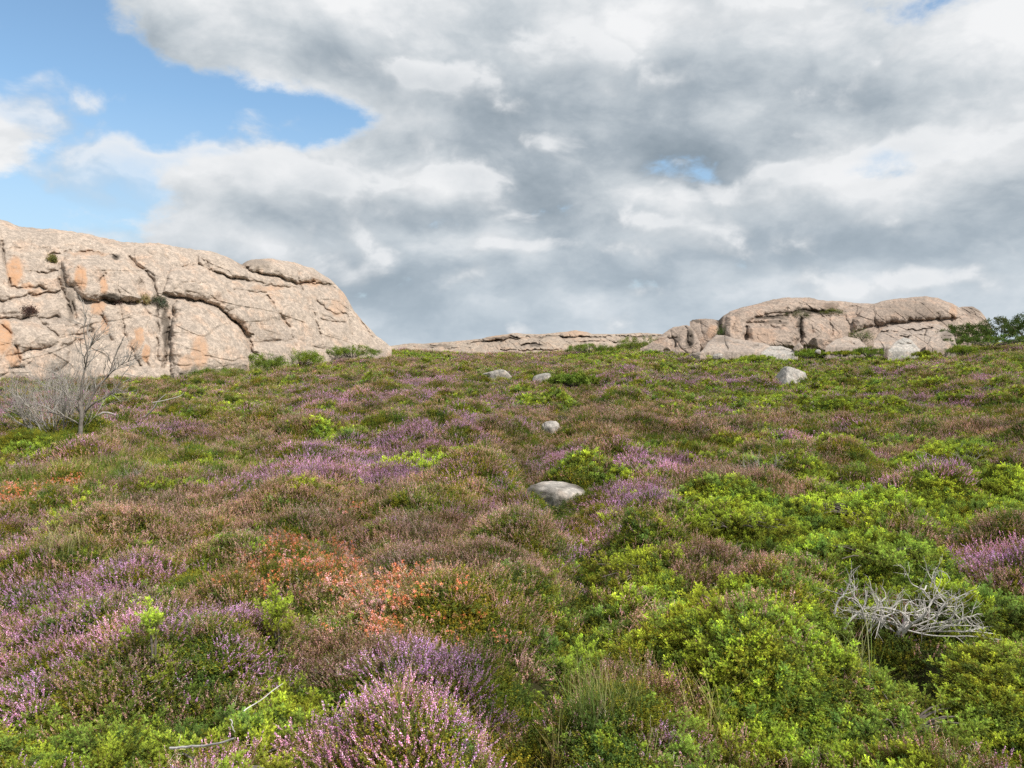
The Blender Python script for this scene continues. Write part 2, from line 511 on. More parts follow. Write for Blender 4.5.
LEFT_TOP = [(-330, 250), (-240, 236), (-160, 226), (-90, 214), (-40, 212), (0, 220), (10, 222), (24, 228), (60, 230), (92, 235), (125, 243), (160, 244),
            (190, 249), (212, 252), (228, 257), (238, 262), (243, 265), (247, 262), (258, 259.5), (275, 259), (295, 262.5), (314, 269),
            (332, 280), (345, 294), (355, 311), (365, 323.5), (372, 331), (378, 337), (386, 342), (391, 347)]
LEFT_BASE = [(-330, 392), (0, 384), (90, 380), (165, 376), (250, 366), (330, 358), (391, 353)]
LEFT_DEPTH = [(-330, 27), (0, 35), (160, 40), (250, 46), (330, 54), (391, 60)]
LC = [([(3, 231), (5, 250), (8, 265), (12, 288)], 1.3, .6), ([(33, 272), (45, 273), (60, 272)], 1.1, .5),
      ([(0, 302), (20, 298), (40, 295), (62, 291)], 1.2, .6), ([(-60, 321), (0, 319), (30, 318), (60, 318)], 1.0, .4),
      ([(12, 288), (20, 288), (34, 287), (48, 290)], 1.0, .35), ([(0, 324), (14, 335), (16, 348), (22, 367)], 1.0, .35),
      ([(8, 357), (20, 353), (30, 350)], 1.1, .5), ([(10, 368), (24, 366)], 1.1, .5), ([(12, 366), (14, 374), (17, 384)], 1.5, .6),
      ([(50, 252), (52, 260), (60, 265)], 1.6, .6), ([(50, 256), (65, 253), (80, 252), (98, 254), (118, 257)], 1.2, .5),
      ([(62, 264), (61, 285), (68, 300), (75, 320), (80, 332)], 1.6, .55), ([(66, 290), (73, 303), (77, 318)], 1.3, .4),
      ([(130, 256), (138, 266), (148, 273), (155, 283), (158, 295), (163, 300)], 1.5, .7),
      ([(78, 300), (88, 300), (100, 299), (112, 304), (125, 303), (140, 304), (150, 303)], 1.5, .65),
      ([(101, 282), (108, 274)], 1.0, .35), ([(141, 275), (143, 292), (146, 300)], 1.0, .35),
      ([(120, 305), (124, 320), (124, 333), (130, 345), (140, 365)], 1.2, .55), ([(103, 316), (108, 326), (112, 340)], 1.2, .4),
      ([(155, 298), (165, 304), (171, 315), (168, 330), (167, 345), (163, 368)], 2.0, .75), ([(160, 300), (158, 330), (156, 362)], 1.3, .4),
      ([(172, 266), (185, 267), (200, 265)], 1.0, .45), ([(168, 256), (173, 266)], 1.0, .35), ([(197, 250), (198, 265)], 1.0, .5),
      ([(160, 294), (180, 297), (205, 302), (220, 308), (232, 318), (243, 330), (251, 342), (258, 352)], 1.5, .75),
      ([(212, 271), (225, 276), (240, 281), (252, 282)], 1.5, .65), ([(244, 268), (255, 274), (270, 275), (285, 279), (298, 285)], 1.3, .6),
      ([(252, 282), (270, 285), (285, 287), (300, 289)], 1.0, .45), ([(235, 290), (250, 292), (268, 292)], 1.0, .35),
      ([(268, 295), (275, 306), (282, 318), (290, 328)], 1.4, .65), ([(290, 328), (296, 345)], 1.0, .3),
      ([(299, 272), (302, 288), (308, 300), (313, 312), (318, 325), (322, 345)], 1.1, .4), ([(300, 284), (320, 283), (335, 288)], 1.0, .4),
      ([(318, 300), (328, 309), (335, 313), (348, 313)], 1.1, .5), ([(338, 295), (345, 308), (350, 320), (353, 335)], 1.0, .4),
      ([(250, 342), (275, 341), (300, 339), (310, 346), (325, 350)], 1.2, .55), ([(247, 343), (255, 352), (264, 362)], 1.7, .7),
      ([(320, 321), (352, 321)], .9, .25), ([(360, 318), (368, 330), (374, 337)], 1.0, .4), ([(205, 258), (212, 271)], .9, .25),
      ([(-70, 236), (-64, 270), (-50, 300), (-52, 340)], 1.3, .5), ([(-150, 280), (-100, 276), (-60, 283)], 1.2, .5), ([(-200, 330), (-140, 325), (-60, 321)], 1.2, .5),
      ([(40, 319), (60, 338), (84, 335)], .9, .28), ([(20, 353), (60, 346), (82, 340)], .9, .25), ([(70, 336), (78, 336), (92, 331)], .9, .3)]
LP = [([(62, 262), (76, 254), (98, 253), (118, 257), (132, 262), (141, 275), (144, 294), (140, 302), (112, 302), (84, 299), (68, 282)], .7, 16),
      ([(172, 268), (200, 265), (212, 271), (226, 280), (240, 296), (250, 318), (254, 336), (244, 330), (232, 318), (220, 308), (204, 301), (180, 296), (164, 292)], .75, 14),
      ([(176, 300), (204, 303), (220, 310), (233, 321), (244, 334), (254, 352), (258, 372), (172, 380), (170, 340)], 1.1, 18),
      ([(244, 264), (250, 254), (300, 254), (334, 276), (340, 286), (318, 283), (299, 283), (285, 278), (268, 274), (252, 273)], .7, 9),
      ([(-80, 320), (0, 320), (60, 319), (72, 334), (70, 362), (40, 384), (-80, 390)], .6, 20),
      ([(252, 343), (300, 340), (312, 347), (326, 352), (330, 366), (254, 372)], .7, 8),
      ([(200, 252), (228, 254), (244, 268), (253, 281), (240, 280), (226, 275), (212, 270), (199, 264)], .5, 9)]
LRUST = [(17, 273, 8, 15, 1), (30, 286, 6, 4, .7), (83, 278, 7, 13, .95), (106, 287, 4, 9, .9), (99, 308, 8, 7, .8), (5, 337, 9, 16, 1), (14, 357, 8, 10, .8),
         (140, 336, 5, 9, .9), (146, 354, 4, 9, 1), (134, 345, 6, 7, .6), (200, 352, 9, 15, .7), (186, 362, 8, 8, .5), (38, 293, 8, 4, .5), (105, 326, 4, 9, .7),
         (268, 288, 16, 2.5, .45), (310, 283, 14, 3, .45), (338, 308, 8, 8, .4), (345, 293, 5, 10, .35), (-60, 330, 14, 12, .8), (90, 254, 20, 2.5, .4)]
LMOSS = [(112, 299, 11, 4.5, 1), (30, 311, 5, 5, .7), (160, 302, 8, 6, .8), (166, 330, 4, 26, .7), (118, 257, 4, 2.5, .8), (66, 280, 3, 14, .5), (72, 306, 4, 18, .5),
         (255, 264, 18, 5, .35), (55, 258, 3, 4, .5)]
o = relief_rock('granite_outcrop', M_GRANITE, LEFT_TOP, LEFT_BASE, LEFT_DEPTH, .55, .55, LC, LP, LRUST, LMOSS, seed=5, sink=20, pillow=.5, crackk=.26, rough=.5)
tag(o, 'huge pale pink granite outcrop with orange stains at the left edge of the heath', 'rock outcrop')

RT = [(690, 322), (692, 320), (704, 319), (714, 319.5), (718, 321), (722, 317), (730, 311), (741, 307.5), (757, 304), (773, 299.5), (788, 297.5), (808, 298), (826, 301), (843, 301.5),
      (861, 303.5), (873, 303.5), (888, 300), (910, 297.5), (924, 296.5), (937, 298.5), (951, 303.5), (958, 308), (966, 314), (970, 322)]
RB = [(690, 346), (720, 349), (800, 347), (860, 344), (970, 343)]
RD = [(690, 62), (730, 60), (790, 61), (850, 64), (970, 66)]
RC = [([(718, 316), (720, 326), (722, 340)], 1.5, .9), ([(757, 317), (772, 318), (787, 315)], 1.3, .8), ([(748, 322), (768, 323), (792, 321)], 1.3, .8),
      ([(786, 311), (810, 312), (838, 312), (850, 308)], 2.2, .7), ([(770, 327), (790, 328), (800, 324)], 1.1, .6), ([(800, 318), (800, 336)], 1.4, .7), ([(744, 325), (747, 342)], 1.2, .5),
      ([(798, 318), (815, 317), (842, 315)], 1.2, .6), ([(829, 318), (832, 336)], 1.0, .5), ([(844, 316), (850, 326), (851, 334)], 1.3, .6), ([(873, 303), (875, 318), (877, 332)], .9, .5),
      ([(948, 304), (956, 313), (960, 322)], 1.2, .5), ([(880, 325), (920, 321), (950, 320)], 1.3, .6), ([(735, 312), (733, 330)], .8, .3), ([(912, 298), (914, 310)], .8, .25),
      ([(766, 304), (790, 306), (822, 304)], .8, .25), ([(808, 320), (812, 334)], .9, .4), ([(700, 320), (702, 338)], .8, .3), ([(790, 332), (796, 346)], 1.0, .4)]
RP = [([(725, 316), (745, 308), (790, 299), (838, 302), (836, 310), (790, 312), (757, 316), (748, 322), (744, 342), (724, 344)], .6, 9),
      ([(746, 324), (770, 328), (800, 326), (797, 348), (746, 350)], 1.1, 8), ([(801, 318), (842, 316), (850, 334), (848, 348), (801, 348)], .9, 7),
      ([(852, 318), (873, 304), (925, 297), (956, 306), (958, 318), (915, 321), (880, 324), (854, 332)], 1.1, 14)]
RR = [(712, 332, 5, 8, .5), (760, 336, 16, 8, .25), (952, 312, 4, 8, .4), (735, 325, 6, 10, .2)]
RM = [(770, 318, 16, 2, .8), (812, 312, 28, 3, .9), (720, 326, 3, 14, .9), (800, 326, 4, 8, .7), (830, 306, 8, 4, .5), (910, 310, 30, 8, .25), (774, 323, 14, 2, .6), (696, 321, 8, 2, .7)]
o = relief_rock('granite_ridge', M_GRANITE2, RT, RB, RD, .6, .7, RC, RP, RR, RM, step=.42, seed=21, pillow=.38, crackk=.2, rough=.5, back=(3, 7, 14), topnoise=.8)
tag(o, 'long rosy granite ridge with two rounded humps at the right of the skyline', 'rock outcrop')
o = relief_rock('granite_block', M_GRANITE2, [(641, 348), (648, 345), (659, 337), (666, 332), (673, 327), (686, 325), (691, 327), (696, 334), (699, 342)], [(641, 352), (699, 352)], [(641, 60), (699, 58)],
                .9, .6, [([(668, 330), (674, 340), (676, 350)], 1.2, .7), ([(655, 341), (672, 338), (690, 336)], 1.1, .5), ([(684, 325), (690, 345)], 1.0, .5)], [([(640, 349), (656, 341), (668, 338), (672, 350), (650, 356)], .6, 6)],
                [(656, 340, 8, 3, .3)], [(690, 338, 4, 10, .7), (676, 340, 5, 4, .5)], step=.4, seed=31, back=(2, 4, 7), topnoise=.8)
tag(o, 'jagged low granite block stepping down at the left end of the rosy ridge', 'rock')
o = relief_rock('granite_hump', M_GRANITE2, [(950, 320), (954, 309), (961, 306.5), (972, 307), (979, 311), (984, 317), (990, 326)], [(950, 338), (990, 338)], [(950, 70), (990, 71)],
                .6, .7, [], [], [], [(968, 312, 14, 6, .3)], step=.4, seed=37, back=(2, 4, 7), topnoise=.5)
tag(o, 'small rounded granite hump behind the right end of the rosy ridge, beside green bushes', 'rock')

ST = [(372, 349), (396, 345), (410, 343), (430, 343.5), (450, 341.5), (470, 340), (482, 338.5), (488, 336.5), (500, 335), (518, 333), (532, 334.5), (548, 333.5), (566, 332), (575, 330.5), (586, 332),
      (592, 334), (615, 334), (640, 333), (660, 334), (690, 337), (720, 346)]
SB = [(372, 356), (720, 358)]
SD = [(372, 84), (540, 80), (720, 88)]
SC = [([(450, 344), (480, 343), (500, 340), (530, 338)], .8, .6), ([(486, 338), (500, 337.5), (518, 337)], 1.0, .9), ([(534, 336), (560, 337), (580, 336), (620, 338)], .7, .5), ([(520, 346), (535, 343), (550, 346)], 1.0, .8),
      ([(410, 347), (440, 348), (470, 347)], .7, .5), ([(560, 344), (590, 342), (630, 341)], .7, .5), ([(500, 350), (530, 351), (560, 349)], .8, .5), ([(615, 335), (640, 336), (660, 335)], .9, .6), ([(426, 345), (446, 345)], .8, .6)]
SP = [([(480, 338), (520, 334), (522, 338), (484, 341)], .8, 3), ([(560, 332), (590, 331), (592, 336), (562, 337)], .7, 3)]
o = relief_rock('granite_slab', M_GRANITE3, ST, SB, SD, 1.9, 1.0, SC, SP, [(575, 333, 12, 3, .35), (500, 338, 14, 3, .3)], [(503, 338, 16, 1.6, .7), (536, 345, 8, 2.5, .7), (545, 337, 14, 1.2, .5), (640, 336, 20, 1.2, .5), (440, 346, 14, 1.2, .5)], step=.45,
                seed=43, back=(4, 9, 20), pillow=.5, topnoise=.6, hmul=1.4)
tag(o, 'low sunlit slab of bare pale granite along the middle of the skyline', 'rock outcrop', kind='thing')

# ------------------------------------------------------------------ single boulders
import bmesh
BOULDERS = []


def boulder(px, py_bottom, w, h, label, mat, seed, depth_ratio=.8, tilt=0., canopy=.12, flat=0., moss=.3, fac=10, deep=None, cat='boulder', pw=12):
    rs = np.random.default_rng(seed)
    if deep is None:
        x, y = hit(px, py_bottom, canopy)
    else:
        x, y = (px - 512) / F * deep, deep
    W = 1.06 * w / F * y; Hh = 1.28 * h / F * y
    bm = bmesh.new()
    bmesh.ops.create_icosphere(bm, subdivisions=5, radius=1)
    v = np.array([q.co[:] for q in bm.verts]); f = np.array([[q.index for q in p.verts] for p in bm.faces]); bm.free()
    dirs = unit(v)
    r = np.full(len(v), 10.)
    for k in range(fac):                                # a convex body cut by a few planes, its edges worn round
        n = unit(rs.normal(size=3) * np.array([1, 1, .8])); dist = rs.uniform(.6, 1.0)
        r = np.minimum(r, dist / np.maximum(dirs @ n, .08))
    r = 1 / (1 / np.minimum(r, 1.3) ** pw + 1 / 1.2 ** pw) ** (1 / pw)
    v = dirs * r[:, None]
    nz = (fbm(v[:, 0] * 1.6 + seed, v[:, 2] * 1.6 + v[:, 1], seed, 5, .55) - .5)
    crack = np.abs(fbm(v[:, 0] * 1.3 - seed, v[:, 2] * 2 - v[:, 1] * .7, seed + 5, 3) - .5)
    v = v * (1 + .26 * nz - .07 * np.exp(-(crack / .02) ** 2))[:, None]
    if flat:
        v[:, 2] = np.where(v[:, 2] > 0, np.tanh(v[:, 2] / (1 - flat)) * (1 - flat), v[:, 2])
    v[:, 0] *= .5 * W / np.abs(v[:, 0]).max(); v[:, 1] *= .5 * W * depth_ratio / np.abs(v[:, 1]).max()
    v[:, 2] *= Hh / v[:, 2].max()
    v[:, 2] = np.where(v[:, 2] < 0, v[:, 2] * .55, v[:, 2])
    ct, st = math.cos(tilt), math.sin(tilt)
    v = np.stack([v[:, 0] * ct + v[:, 2] * st, v[:, 1], -v[:, 0] * st + v[:, 2] * ct], 1)
    mo = np.clip(moss * 2.4 * (fbm(v[:, 0] * 3 / W + seed, v[:, 1] * 3 / W + v[:, 2] * 3 / W, seed + 8, 4) - .35), 0, 1)
    me = mesh_np('boulder', v, f, smooth=True, attrs={'moss': mo, 'rust': np.zeros(len(v))})
    o = link('boulder', me, mat)
    o.location = (x, y, CAMZ + (HOR - py_bottom) / F * y - .02 - Hh * .22)
    tag(o, label, cat)
    BOULDERS.append((x, y, W * .5, W * .5 * depth_ratio))
    return o


boulder(555, 506, 60, 24, 'nearest boulder, smooth grey and white, in the dip beside bright green juniper', M_STONE, 5, 1.0, .05, .0, .3, .8, 9, pw=8)
boulder(551, 433, 20, 13, 'small pale boulder at the head of the dip, beyond the smooth grey and white one', M_STONE, 8, .9, 0, .05, .1, .6, pw=8)
boulder(789, 380, 36, 14, 'white boulder standing alone in the green heath below the rosy ridge', M_BOULDER, 6, 1.0, .05, .08, .1, .25, 9, pw=6)
boulder(496, 377, 38, 7, 'long low pale rock slanting out of the heather below the granite slab', M_BOULDER, 17, .7, -.24, .05, .4, .2, 14)
boulder(543, 379, 20, 6, 'small pale rock beside a dark green cushion, middle of the slope', M_BOULDER, 22, .8, -.15, .05, .3, .25, 14)
boulder(590, 379, 12, 4, 'tiny pale stone at the right end of the dark green cushion, middle of the slope', M_SLAB, 25, .8, 0, .05)
boulder(520, 421, 8, 4, 'tiny grey stone in heather left of the small pale boulder', M_STONE, 27, canopy=.05)
D0 = 57


def low_slab(top, dp, label, mat, cracks, seed, lean=1.8, moss=(), base=None, name='granite_slab'):
    x0, x1 = top[0][0], top[-1][0]
    b = (base or max(p[1] for p in top)) + 1.5
    o = relief_rock(name, mat, top, [(x0, b), (x1, b)], [(x0, dp), (x1, dp + .6)], lean, .9, cracks, (), (), moss, step=.4, seed=seed, back=(1, 2, 3), topnoise=.7, pillow=.5, sink=8, hmul=1.2)
    tag(o, label, 'rock slab', kind='thing')
    xc = ((x0 + x1) / 2 - 512) / F * dp
    BOULDERS.append((xc, dp + 1.2, (x1 - x0) / 2 / F * dp, 1.0))


low_slab([(702, 351), (707, 343), (716, 335), (724, 335.5), (735, 338.5), (750, 340.5), (766, 344), (778, 351)], D0 - 2, 'broad pale pink slab lying in front of the left hump of the ridge', M_SLAB, [([(714, 338), (735, 343), (757, 346)], 1.0, .7), ([(722, 336), (728, 350)], .8, .4)], 61, moss=[(722, 340, 8, 4, .4)])
low_slab([(762, 352), (770, 346), (780, 346), (790, 349), (797, 353)], D0 - 3, 'grey white sloping slab right of the broad pink slab', M_BOULDER, [([(768, 349), (788, 351)], .8, .4)], 63)
low_slab([(826, 346), (834, 340), (846, 336.5), (858, 339), (866, 346)], D0 - 1, 'low grey dome of rock in front of the gap between the two humps', M_SLAB, [([(834, 342), (855, 343)], .8, .4)], 65)
low_slab([(874, 341), (881, 329), (894, 325), (925, 322.5), (938, 325), (947, 328), (954, 334), (958, 342)], D0 + 1, 'wide pale slab spread out below the right hump of the ridge', M_SLAB, [([(880, 333), (905, 331), (932, 327)], 1.0, .7), ([(925, 328), (921, 342)], .9, .5), ([(896, 336), (915, 338)], .8, .4)], 67, 1.5, base=346)
low_slab([(926, 347), (930, 337), (938, 331.5), (946, 331), (953, 335), (956, 346)], D0 - 2, 'blocky grey boulder at the right end of the wide pale slab', M_SLAB, [([(930, 338), (942, 335), (954, 337)], .8, .5)], 69, .9, [(946, 336, 8, 4, .5)], name='granite_boulder')
low_slab([(889, 350), (895, 342), (903, 337.5), (911, 340), (919, 349)], D0 - 3, 'grey angular boulder in front of the wide pale slab', M_BOULDER, [([(896, 344), (912, 343)], .8, .4)], 71, .9, name='granite_boulder')
boulder(698, 357, 24, 5, 'flat pale stone in the grass left of the broad pink slab', M_SLAB, 38, .8, -.2, .05, .4, .2, deep=D0 - 5)
boulder(717, 356, 11, 3, 'whitish little stone just below the broad pink slab', M_BOULDER, 39, .6, 0, .05, 0, .1, deep=D0 - 5)
boulder(798, 347, 11, 5, 'small pinkish stone between the grey white slab and the low dome', M_SLAB, 44, .7, 0, .05, 0, .2, deep=D0 - 2)
boulder(820, 343, 24, 6, 'dark pink rock tucked behind the left end of the low grey dome', M_GRANITE2, 48, .7, .1, .05, .2, .5, deep=D0 + 2)
boulder(818, 352, 7, 3, 'tiny white stone in the grass below the low grey dome', M_BOULDER, 49, .8, 0, .05, 0, 0, deep=D0 - 4)

# ------------------------------------------------------------------ plants: building blocks
def heather_tuft(n, hgt, rad, bloom, fl_cols, leaf, spike=.085, dead=0.1):
    g = Geo()
    for i in range(n):
        a = RNG.uniform(0, 2 * math.pi); rr = rad * math.sqrt(RNG.uniform())
        base = np.array([rr * math.cos(a) * .7, rr * math.sin(a) * .7, 0])
        L = hgt * RNG.uniform(.65, 1.1)
        lean = rr / rad * .55
        d = unit(np.array([math.cos(a) * lean, math.sin(a) * lean, 1]) + RNG.normal(0, .13, 3))
        bend = np.append(RNG.normal(0, .035, 2), 0)
        P = lambda s: base + np.outer(s, d) * L + np.outer(s ** 2, bend)
        s0 = np.linspace(0, 1, 5)
        g.ribbons(P(s0[:-1]), P(s0[1:]), .0014, .001, jit((.10, .07, .045), 4))
        sp = min(spike * RNG.uniform(.6, 1.3) / L, .6)
        is_b = RNG.uniform() < bloom
        # leaves
        m = 22
        top = 1 - sp if is_b else 1.0
        s = RNG.uniform(.12, top, m) ** .7
        s = np.clip(s, .1, top)
        c = P(s)
        u = unit(RNG.normal(size=(m, 3)) + d * 1.0) * RNG.uniform(.010, .020, (m, 1))
        w = unit(np.cross(u, RNG.normal(size=(m, 3)))) * .0026
        g.kites(c, u, w, jit(leaf, m, .3))
        # side shoots
        if is_b:
            m = 26
            s = 1 - sp * RNG.uniform(0, 1, m) ** .85
            rad_s = .0065 * np.clip((1.05 - s) / sp * 1.6, .25, 1)[:, None]
            c = P(s) + unit(RNG.normal(size=(m, 3))) * rad_s
            u = unit(RNG.normal(size=(m, 3)) + np.array([0, 0, -.2])) * RNG.uniform(.006, .010, (m, 1))
            w = unit(np.cross(u, RNG.normal(size=(m, 3)))) * .0034
            col = np.array(fl_cols)[RNG.integers(0, len(fl_cols), m)]
            g.kites(c - u * .5, u, w, jit(col, m, .2))
        elif RNG.uniform() < dead:
            s = RNG.uniform(.5, 1, 6); c = P(s)
            u = unit(RNG.normal(size=(6, 3)) + d) * .04
            g.ribbons(c, c + u, .001, .0006, jit((.3, .27, .24), 6))
    return g


LILAC = [(.32, .175, .35), (.39, .25, .43), (.26, .13, .275), (.36, .23, .36), (.19, .12, .12)]
FADED = [(.26, .155, .16), (.32, .195, .235), (.21, .14, .11), (.33, .215, .255), (.20, .15, .09), (.16, .155, .06)]
HL = (.11, .12, .03)


def juniper_spray(L, col_tip, col_in, n_side=11):
    """one plume of juniper: curved stem, side shoots, needles"""
    g = Geo()
    d = np.array([0, 0, 1.0]); side = np.array([1.0, 0, 0]); bend = RNG.normal(0, .03, 3); bend[2] = 0
    P = lambda s: np.outer(s, d) * L + np.outer(s ** 2, bend)
    s0 = np.linspace(0, 1, 4)
    g.ribbons(P(s0[:-1]), P(s0[1:]), .002, .0012, jit((.11, .07, .035), 3))

    def needles(a, b, m, k0, k1):
        t = RNG.uniform(0, 1, m)
        c = a + np.outer(t, b - a)
        ax = unit(b - a)
        u = unit(unit(np.cross(RNG.normal(size=(m, 3)), ax)) * .8 + ax * .9) * RNG.uniform(.010, .016, (m, 1))
        w = unit(np.cross(u, RNG.normal(size=(m, 3)))) * .00125
        kk = (k0 + (k1 - k0) * t)[:, None]
        col = np.array(col_in) * (1 - kk) + np.array(col_tip) * kk
        g.kites(c, u, w, jit(col, m, .16), .35)
    for i in range(n_side):
        s = .1 + .85 * i / n_side
        a = P(np.array([s]))[0]
        ang = i * 2.4 + RNG.normal(0, .4)
        out = np.array([math.cos(ang), math.sin(ang), 0])
        l = L * .42 * (1 - .55 * s) * RNG.uniform(.7, 1.2)
        b = a + unit(out * .8 + d * .75) * l
        needles(a, b, int(20 + l * 420), max(0, s - .35), min(1, s * .6 + .45))
    needles(P(np.array([.45]))[0], P(np.array([1.02]))[0], 20, .4, 1)
    return g


def place(arr, col, pos, axis, scale, spin, shade=1.0):
    """copy loose quads so that their z axis follows `axis`"""
    z = axis / np.linalg.norm(axis)
    x = np.cross(z, [0.3, 1, .2]); x /= np.linalg.norm(x); y = np.cross(z, x)
    c, s = math.cos(spin), math.sin(spin)
    x2 = x * c + y * s; y2 = -x * s + y * c
    return arr[:, 0:1] * x2 * scale + arr[:, 1:2] * y2 * scale + arr[:, 2:3] * z * scale + pos, col * shade


JUN = [((.30, .37, .05), (.038, .055, .015)), ((.23, .30, .055), (.03, .048, .017)), ((.35, .40, .05), (.046, .062, .015)), ((.16, .235, .055), (.024, .04, .017))]
SPRAYS = [[juniper_spray(RNG.uniform(.085, .14), a, b, 12).arrays() for _ in range(4)] for a, b in JUN]


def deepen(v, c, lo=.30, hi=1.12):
    """old inner growth browner, young tips lighter; shade toward the foot painted in too"""
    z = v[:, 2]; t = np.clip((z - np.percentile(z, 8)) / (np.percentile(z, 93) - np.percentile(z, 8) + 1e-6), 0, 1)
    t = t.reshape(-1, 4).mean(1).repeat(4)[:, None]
    return v, c * (lo + (hi - lo) * t ** 1.2) * (1 + (1 - t) * np.array([.22, -.02, 0]))  # lit tops and shaded lower growth are put into the colour by height


def juniper_tuft(kind, n, rad, up=.9, rise=.10):
    """lobes of plumes with gaps between them"""
    vs, cs = [], []
    lobes = []
    for i in range(max(3, n // 4)):
        a = RNG.uniform(0, 2 * math.pi); rr = rad * math.sqrt(RNG.uniform())
        lobes.append(np.array([rr * math.cos(a), rr * math.sin(a), rise * RNG.uniform(.2, 1) * (1 - .5 * (rr / rad) ** 2)]))
    for i in range(n):
        c0 = lobes[i % len(lobes)]
        out = np.array([c0[0] / rad, c0[1] / rad, up])
        ax = out * .7 + RNG.normal(0, .42, 3)
        ax[2] = max(ax[2], .1)
        k = SPRAYS[kind][RNG.integers(4)]
        v, c = place(*k, c0 + RNG.normal(0, .018, 3), ax, RNG.uniform(.7, 1.2), RNG.uniform(0, 6.28), RNG.uniform(.7, 1.15))
        vs.append(v); cs.append(c)
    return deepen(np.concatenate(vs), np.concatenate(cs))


def crow_tuft(n, rad, hgt, cols):
    g = Geo()
    for i in range(n):
        a = RNG.uniform(0, 6.283); rr = rad * math.sqrt(RNG.uniform())
        b = np.array([rr * math.cos(a), rr * math.sin(a), 0])
        d = unit(np.array([math.cos(a) * .6 * rr / rad, math.sin(a) * .6 * rr / rad, 1]) + RNG.normal(0, .25, 3))
        L = hgt * RNG.uniform(.6, 1.2)
        m = 22
        s = RNG.uniform(.2, 1, m)
        c = b + np.outer(s, d) * L
        u = unit(RNG.normal(size=(m, 3)) + d * .6) * RNG.uniform(.009, .016, (m, 1))
        w = unit(np.cross(u, RNG.normal(size=(m, 3)))) * .0035
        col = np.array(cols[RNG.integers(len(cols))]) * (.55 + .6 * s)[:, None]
        g.kites(c, u, w, jit(col, m, .2))
    return g


def grass_tuft(n, rad, hgt, cols, droop=.5, width=.0022):
    g = Geo()
    for i in range(n):
        a = RNG.uniform(0, 6.283); rr = rad * math.sqrt(RNG.uniform())
        p = np.array([rr * math.cos(a), rr * math.sin(a), 0])
        h = RNG.uniform(0, 6.283); d = np.array([math.cos(h), math.sin(h), 0])
        L = hgt * RNG.uniform(.5, 1.15); dr = droop * RNG.uniform(.3, 1.3)
        s = np.linspace(0, 1, 7)
        th = .15 + dr * s * 1.5
        seg = np.stack([np.sin(th)[:, None] * d + np.cos(th)[:, None] * np.array([0, 0, 1])], 0)[0] * L / 6
        pts = p + np.concatenate([[np.zeros(3)], np.cumsum(seg[:-1], 0)])
        sd = np.cross(d, [0, 0, 1]) + RNG.normal(0, .3, 3)
        sd = unit(sd)
        w = width * RNG.uniform(.7, 1.3) * (1 - s ** 2 * .85)
        col = np.array(cols[RNG.integers(len(cols))]) * RNG.uniform(.8, 1.15)
        for j in range(6):
            q = np.stack([pts[j] - sd * w[j], pts[j] + sd * w[j], pts[j + 1] + sd * w[j + 1], pts[j + 1] - sd * w[j + 1]])[None]
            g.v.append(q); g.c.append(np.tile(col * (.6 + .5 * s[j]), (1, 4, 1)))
    return g


def orange_tuft(n, rad, hgt, cols):
    g = Geo()
    for i in range(n):
        a = RNG.uniform(0, 6.283); rr = rad * math.sqrt(RNG.uniform())
        b = np.array([rr * math.cos(a), rr * math.sin(a), 0])
        d = unit(np.array([0, 0, 1]) + RNG.normal(0, .2, 3)); L = hgt * RNG.uniform(.7, 1.15)
        s0 = np.linspace(0, 1, 3); P = b + np.outer(s0, d) * L
        g.ribbons(P[:-1], P[1:], .0014, .001, jit((.12, .10, .04), 2))
        m = 14; s = RNG.uniform(.2, .95, m); c = b + np.outer(s, d) * L
        u = unit(RNG.normal(size=(m, 3)) + d) * .011; w = unit(np.cross(u, RNG.normal(size=(m, 3)))) * .0022
        g.kites(c, u, w, jit((.13, .16, .05), m, .25))
        if RNG.uniform() < .6:
            m = 16; c = P[-1] + RNG.normal(0, .009, (m, 3))
            u = unit(RNG.normal(size=(m, 3)) + np.array([0, 0, -.6])) * .014; w = unit(np.cross(u, RNG.normal(size=(m, 3)))) * .0055
            g.kites(c, u, w, jit(cols[RNG.integers(len(cols))], m, .15))
    return g


def stick_tuft(n, rad, hgt):
    g = Geo()
    for i in range(n):
        a = RNG.uniform(0, 6.283)
        p = np.array([math.cos(a), math.sin(a), 0]) * rad * RNG.uniform() * .5
        d = unit(np.array([math.cos(a) * .8, math.sin(a) * .8, .8]) + RNG.normal(0, .3, 3))
        for j in range(5):
            q = p + d * hgt / 4
            g.ribbons(p[None], q[None], .0022 * (1 - j * .15), .002 * (1 - j * .17), jit((.27, .25, .23), 1))
            if RNG.uniform() < .8:
                e = q + unit(d + RNG.normal(0, .6, 3)) * hgt / 3
                g.ribbons(q[None], e[None], .0013, .0007, jit((.31, .29, .27), 1))
            d = unit(d + RNG.normal(0, .25, 3)); p = q
    return g


def arr_mesh(name, vc):
    v, c = vc
    return mesh_np(name, v, np.arange(len(v)).reshape(-1, 4), c)


# the seven carpets: which tufts each is made of
CARPETS = {}


def carpet(key, meshes, mat):
    col = D.collections.new(key + '_tufts')           # instance sources only
    for i, me in enumerate(meshes):
        me.materials.append(mat)
        o = D.objects.new('%s_tuft_%02d' % (key, i), me)
        col.objects.link(o)
    CARPETS[key] = (col, len(meshes), [])


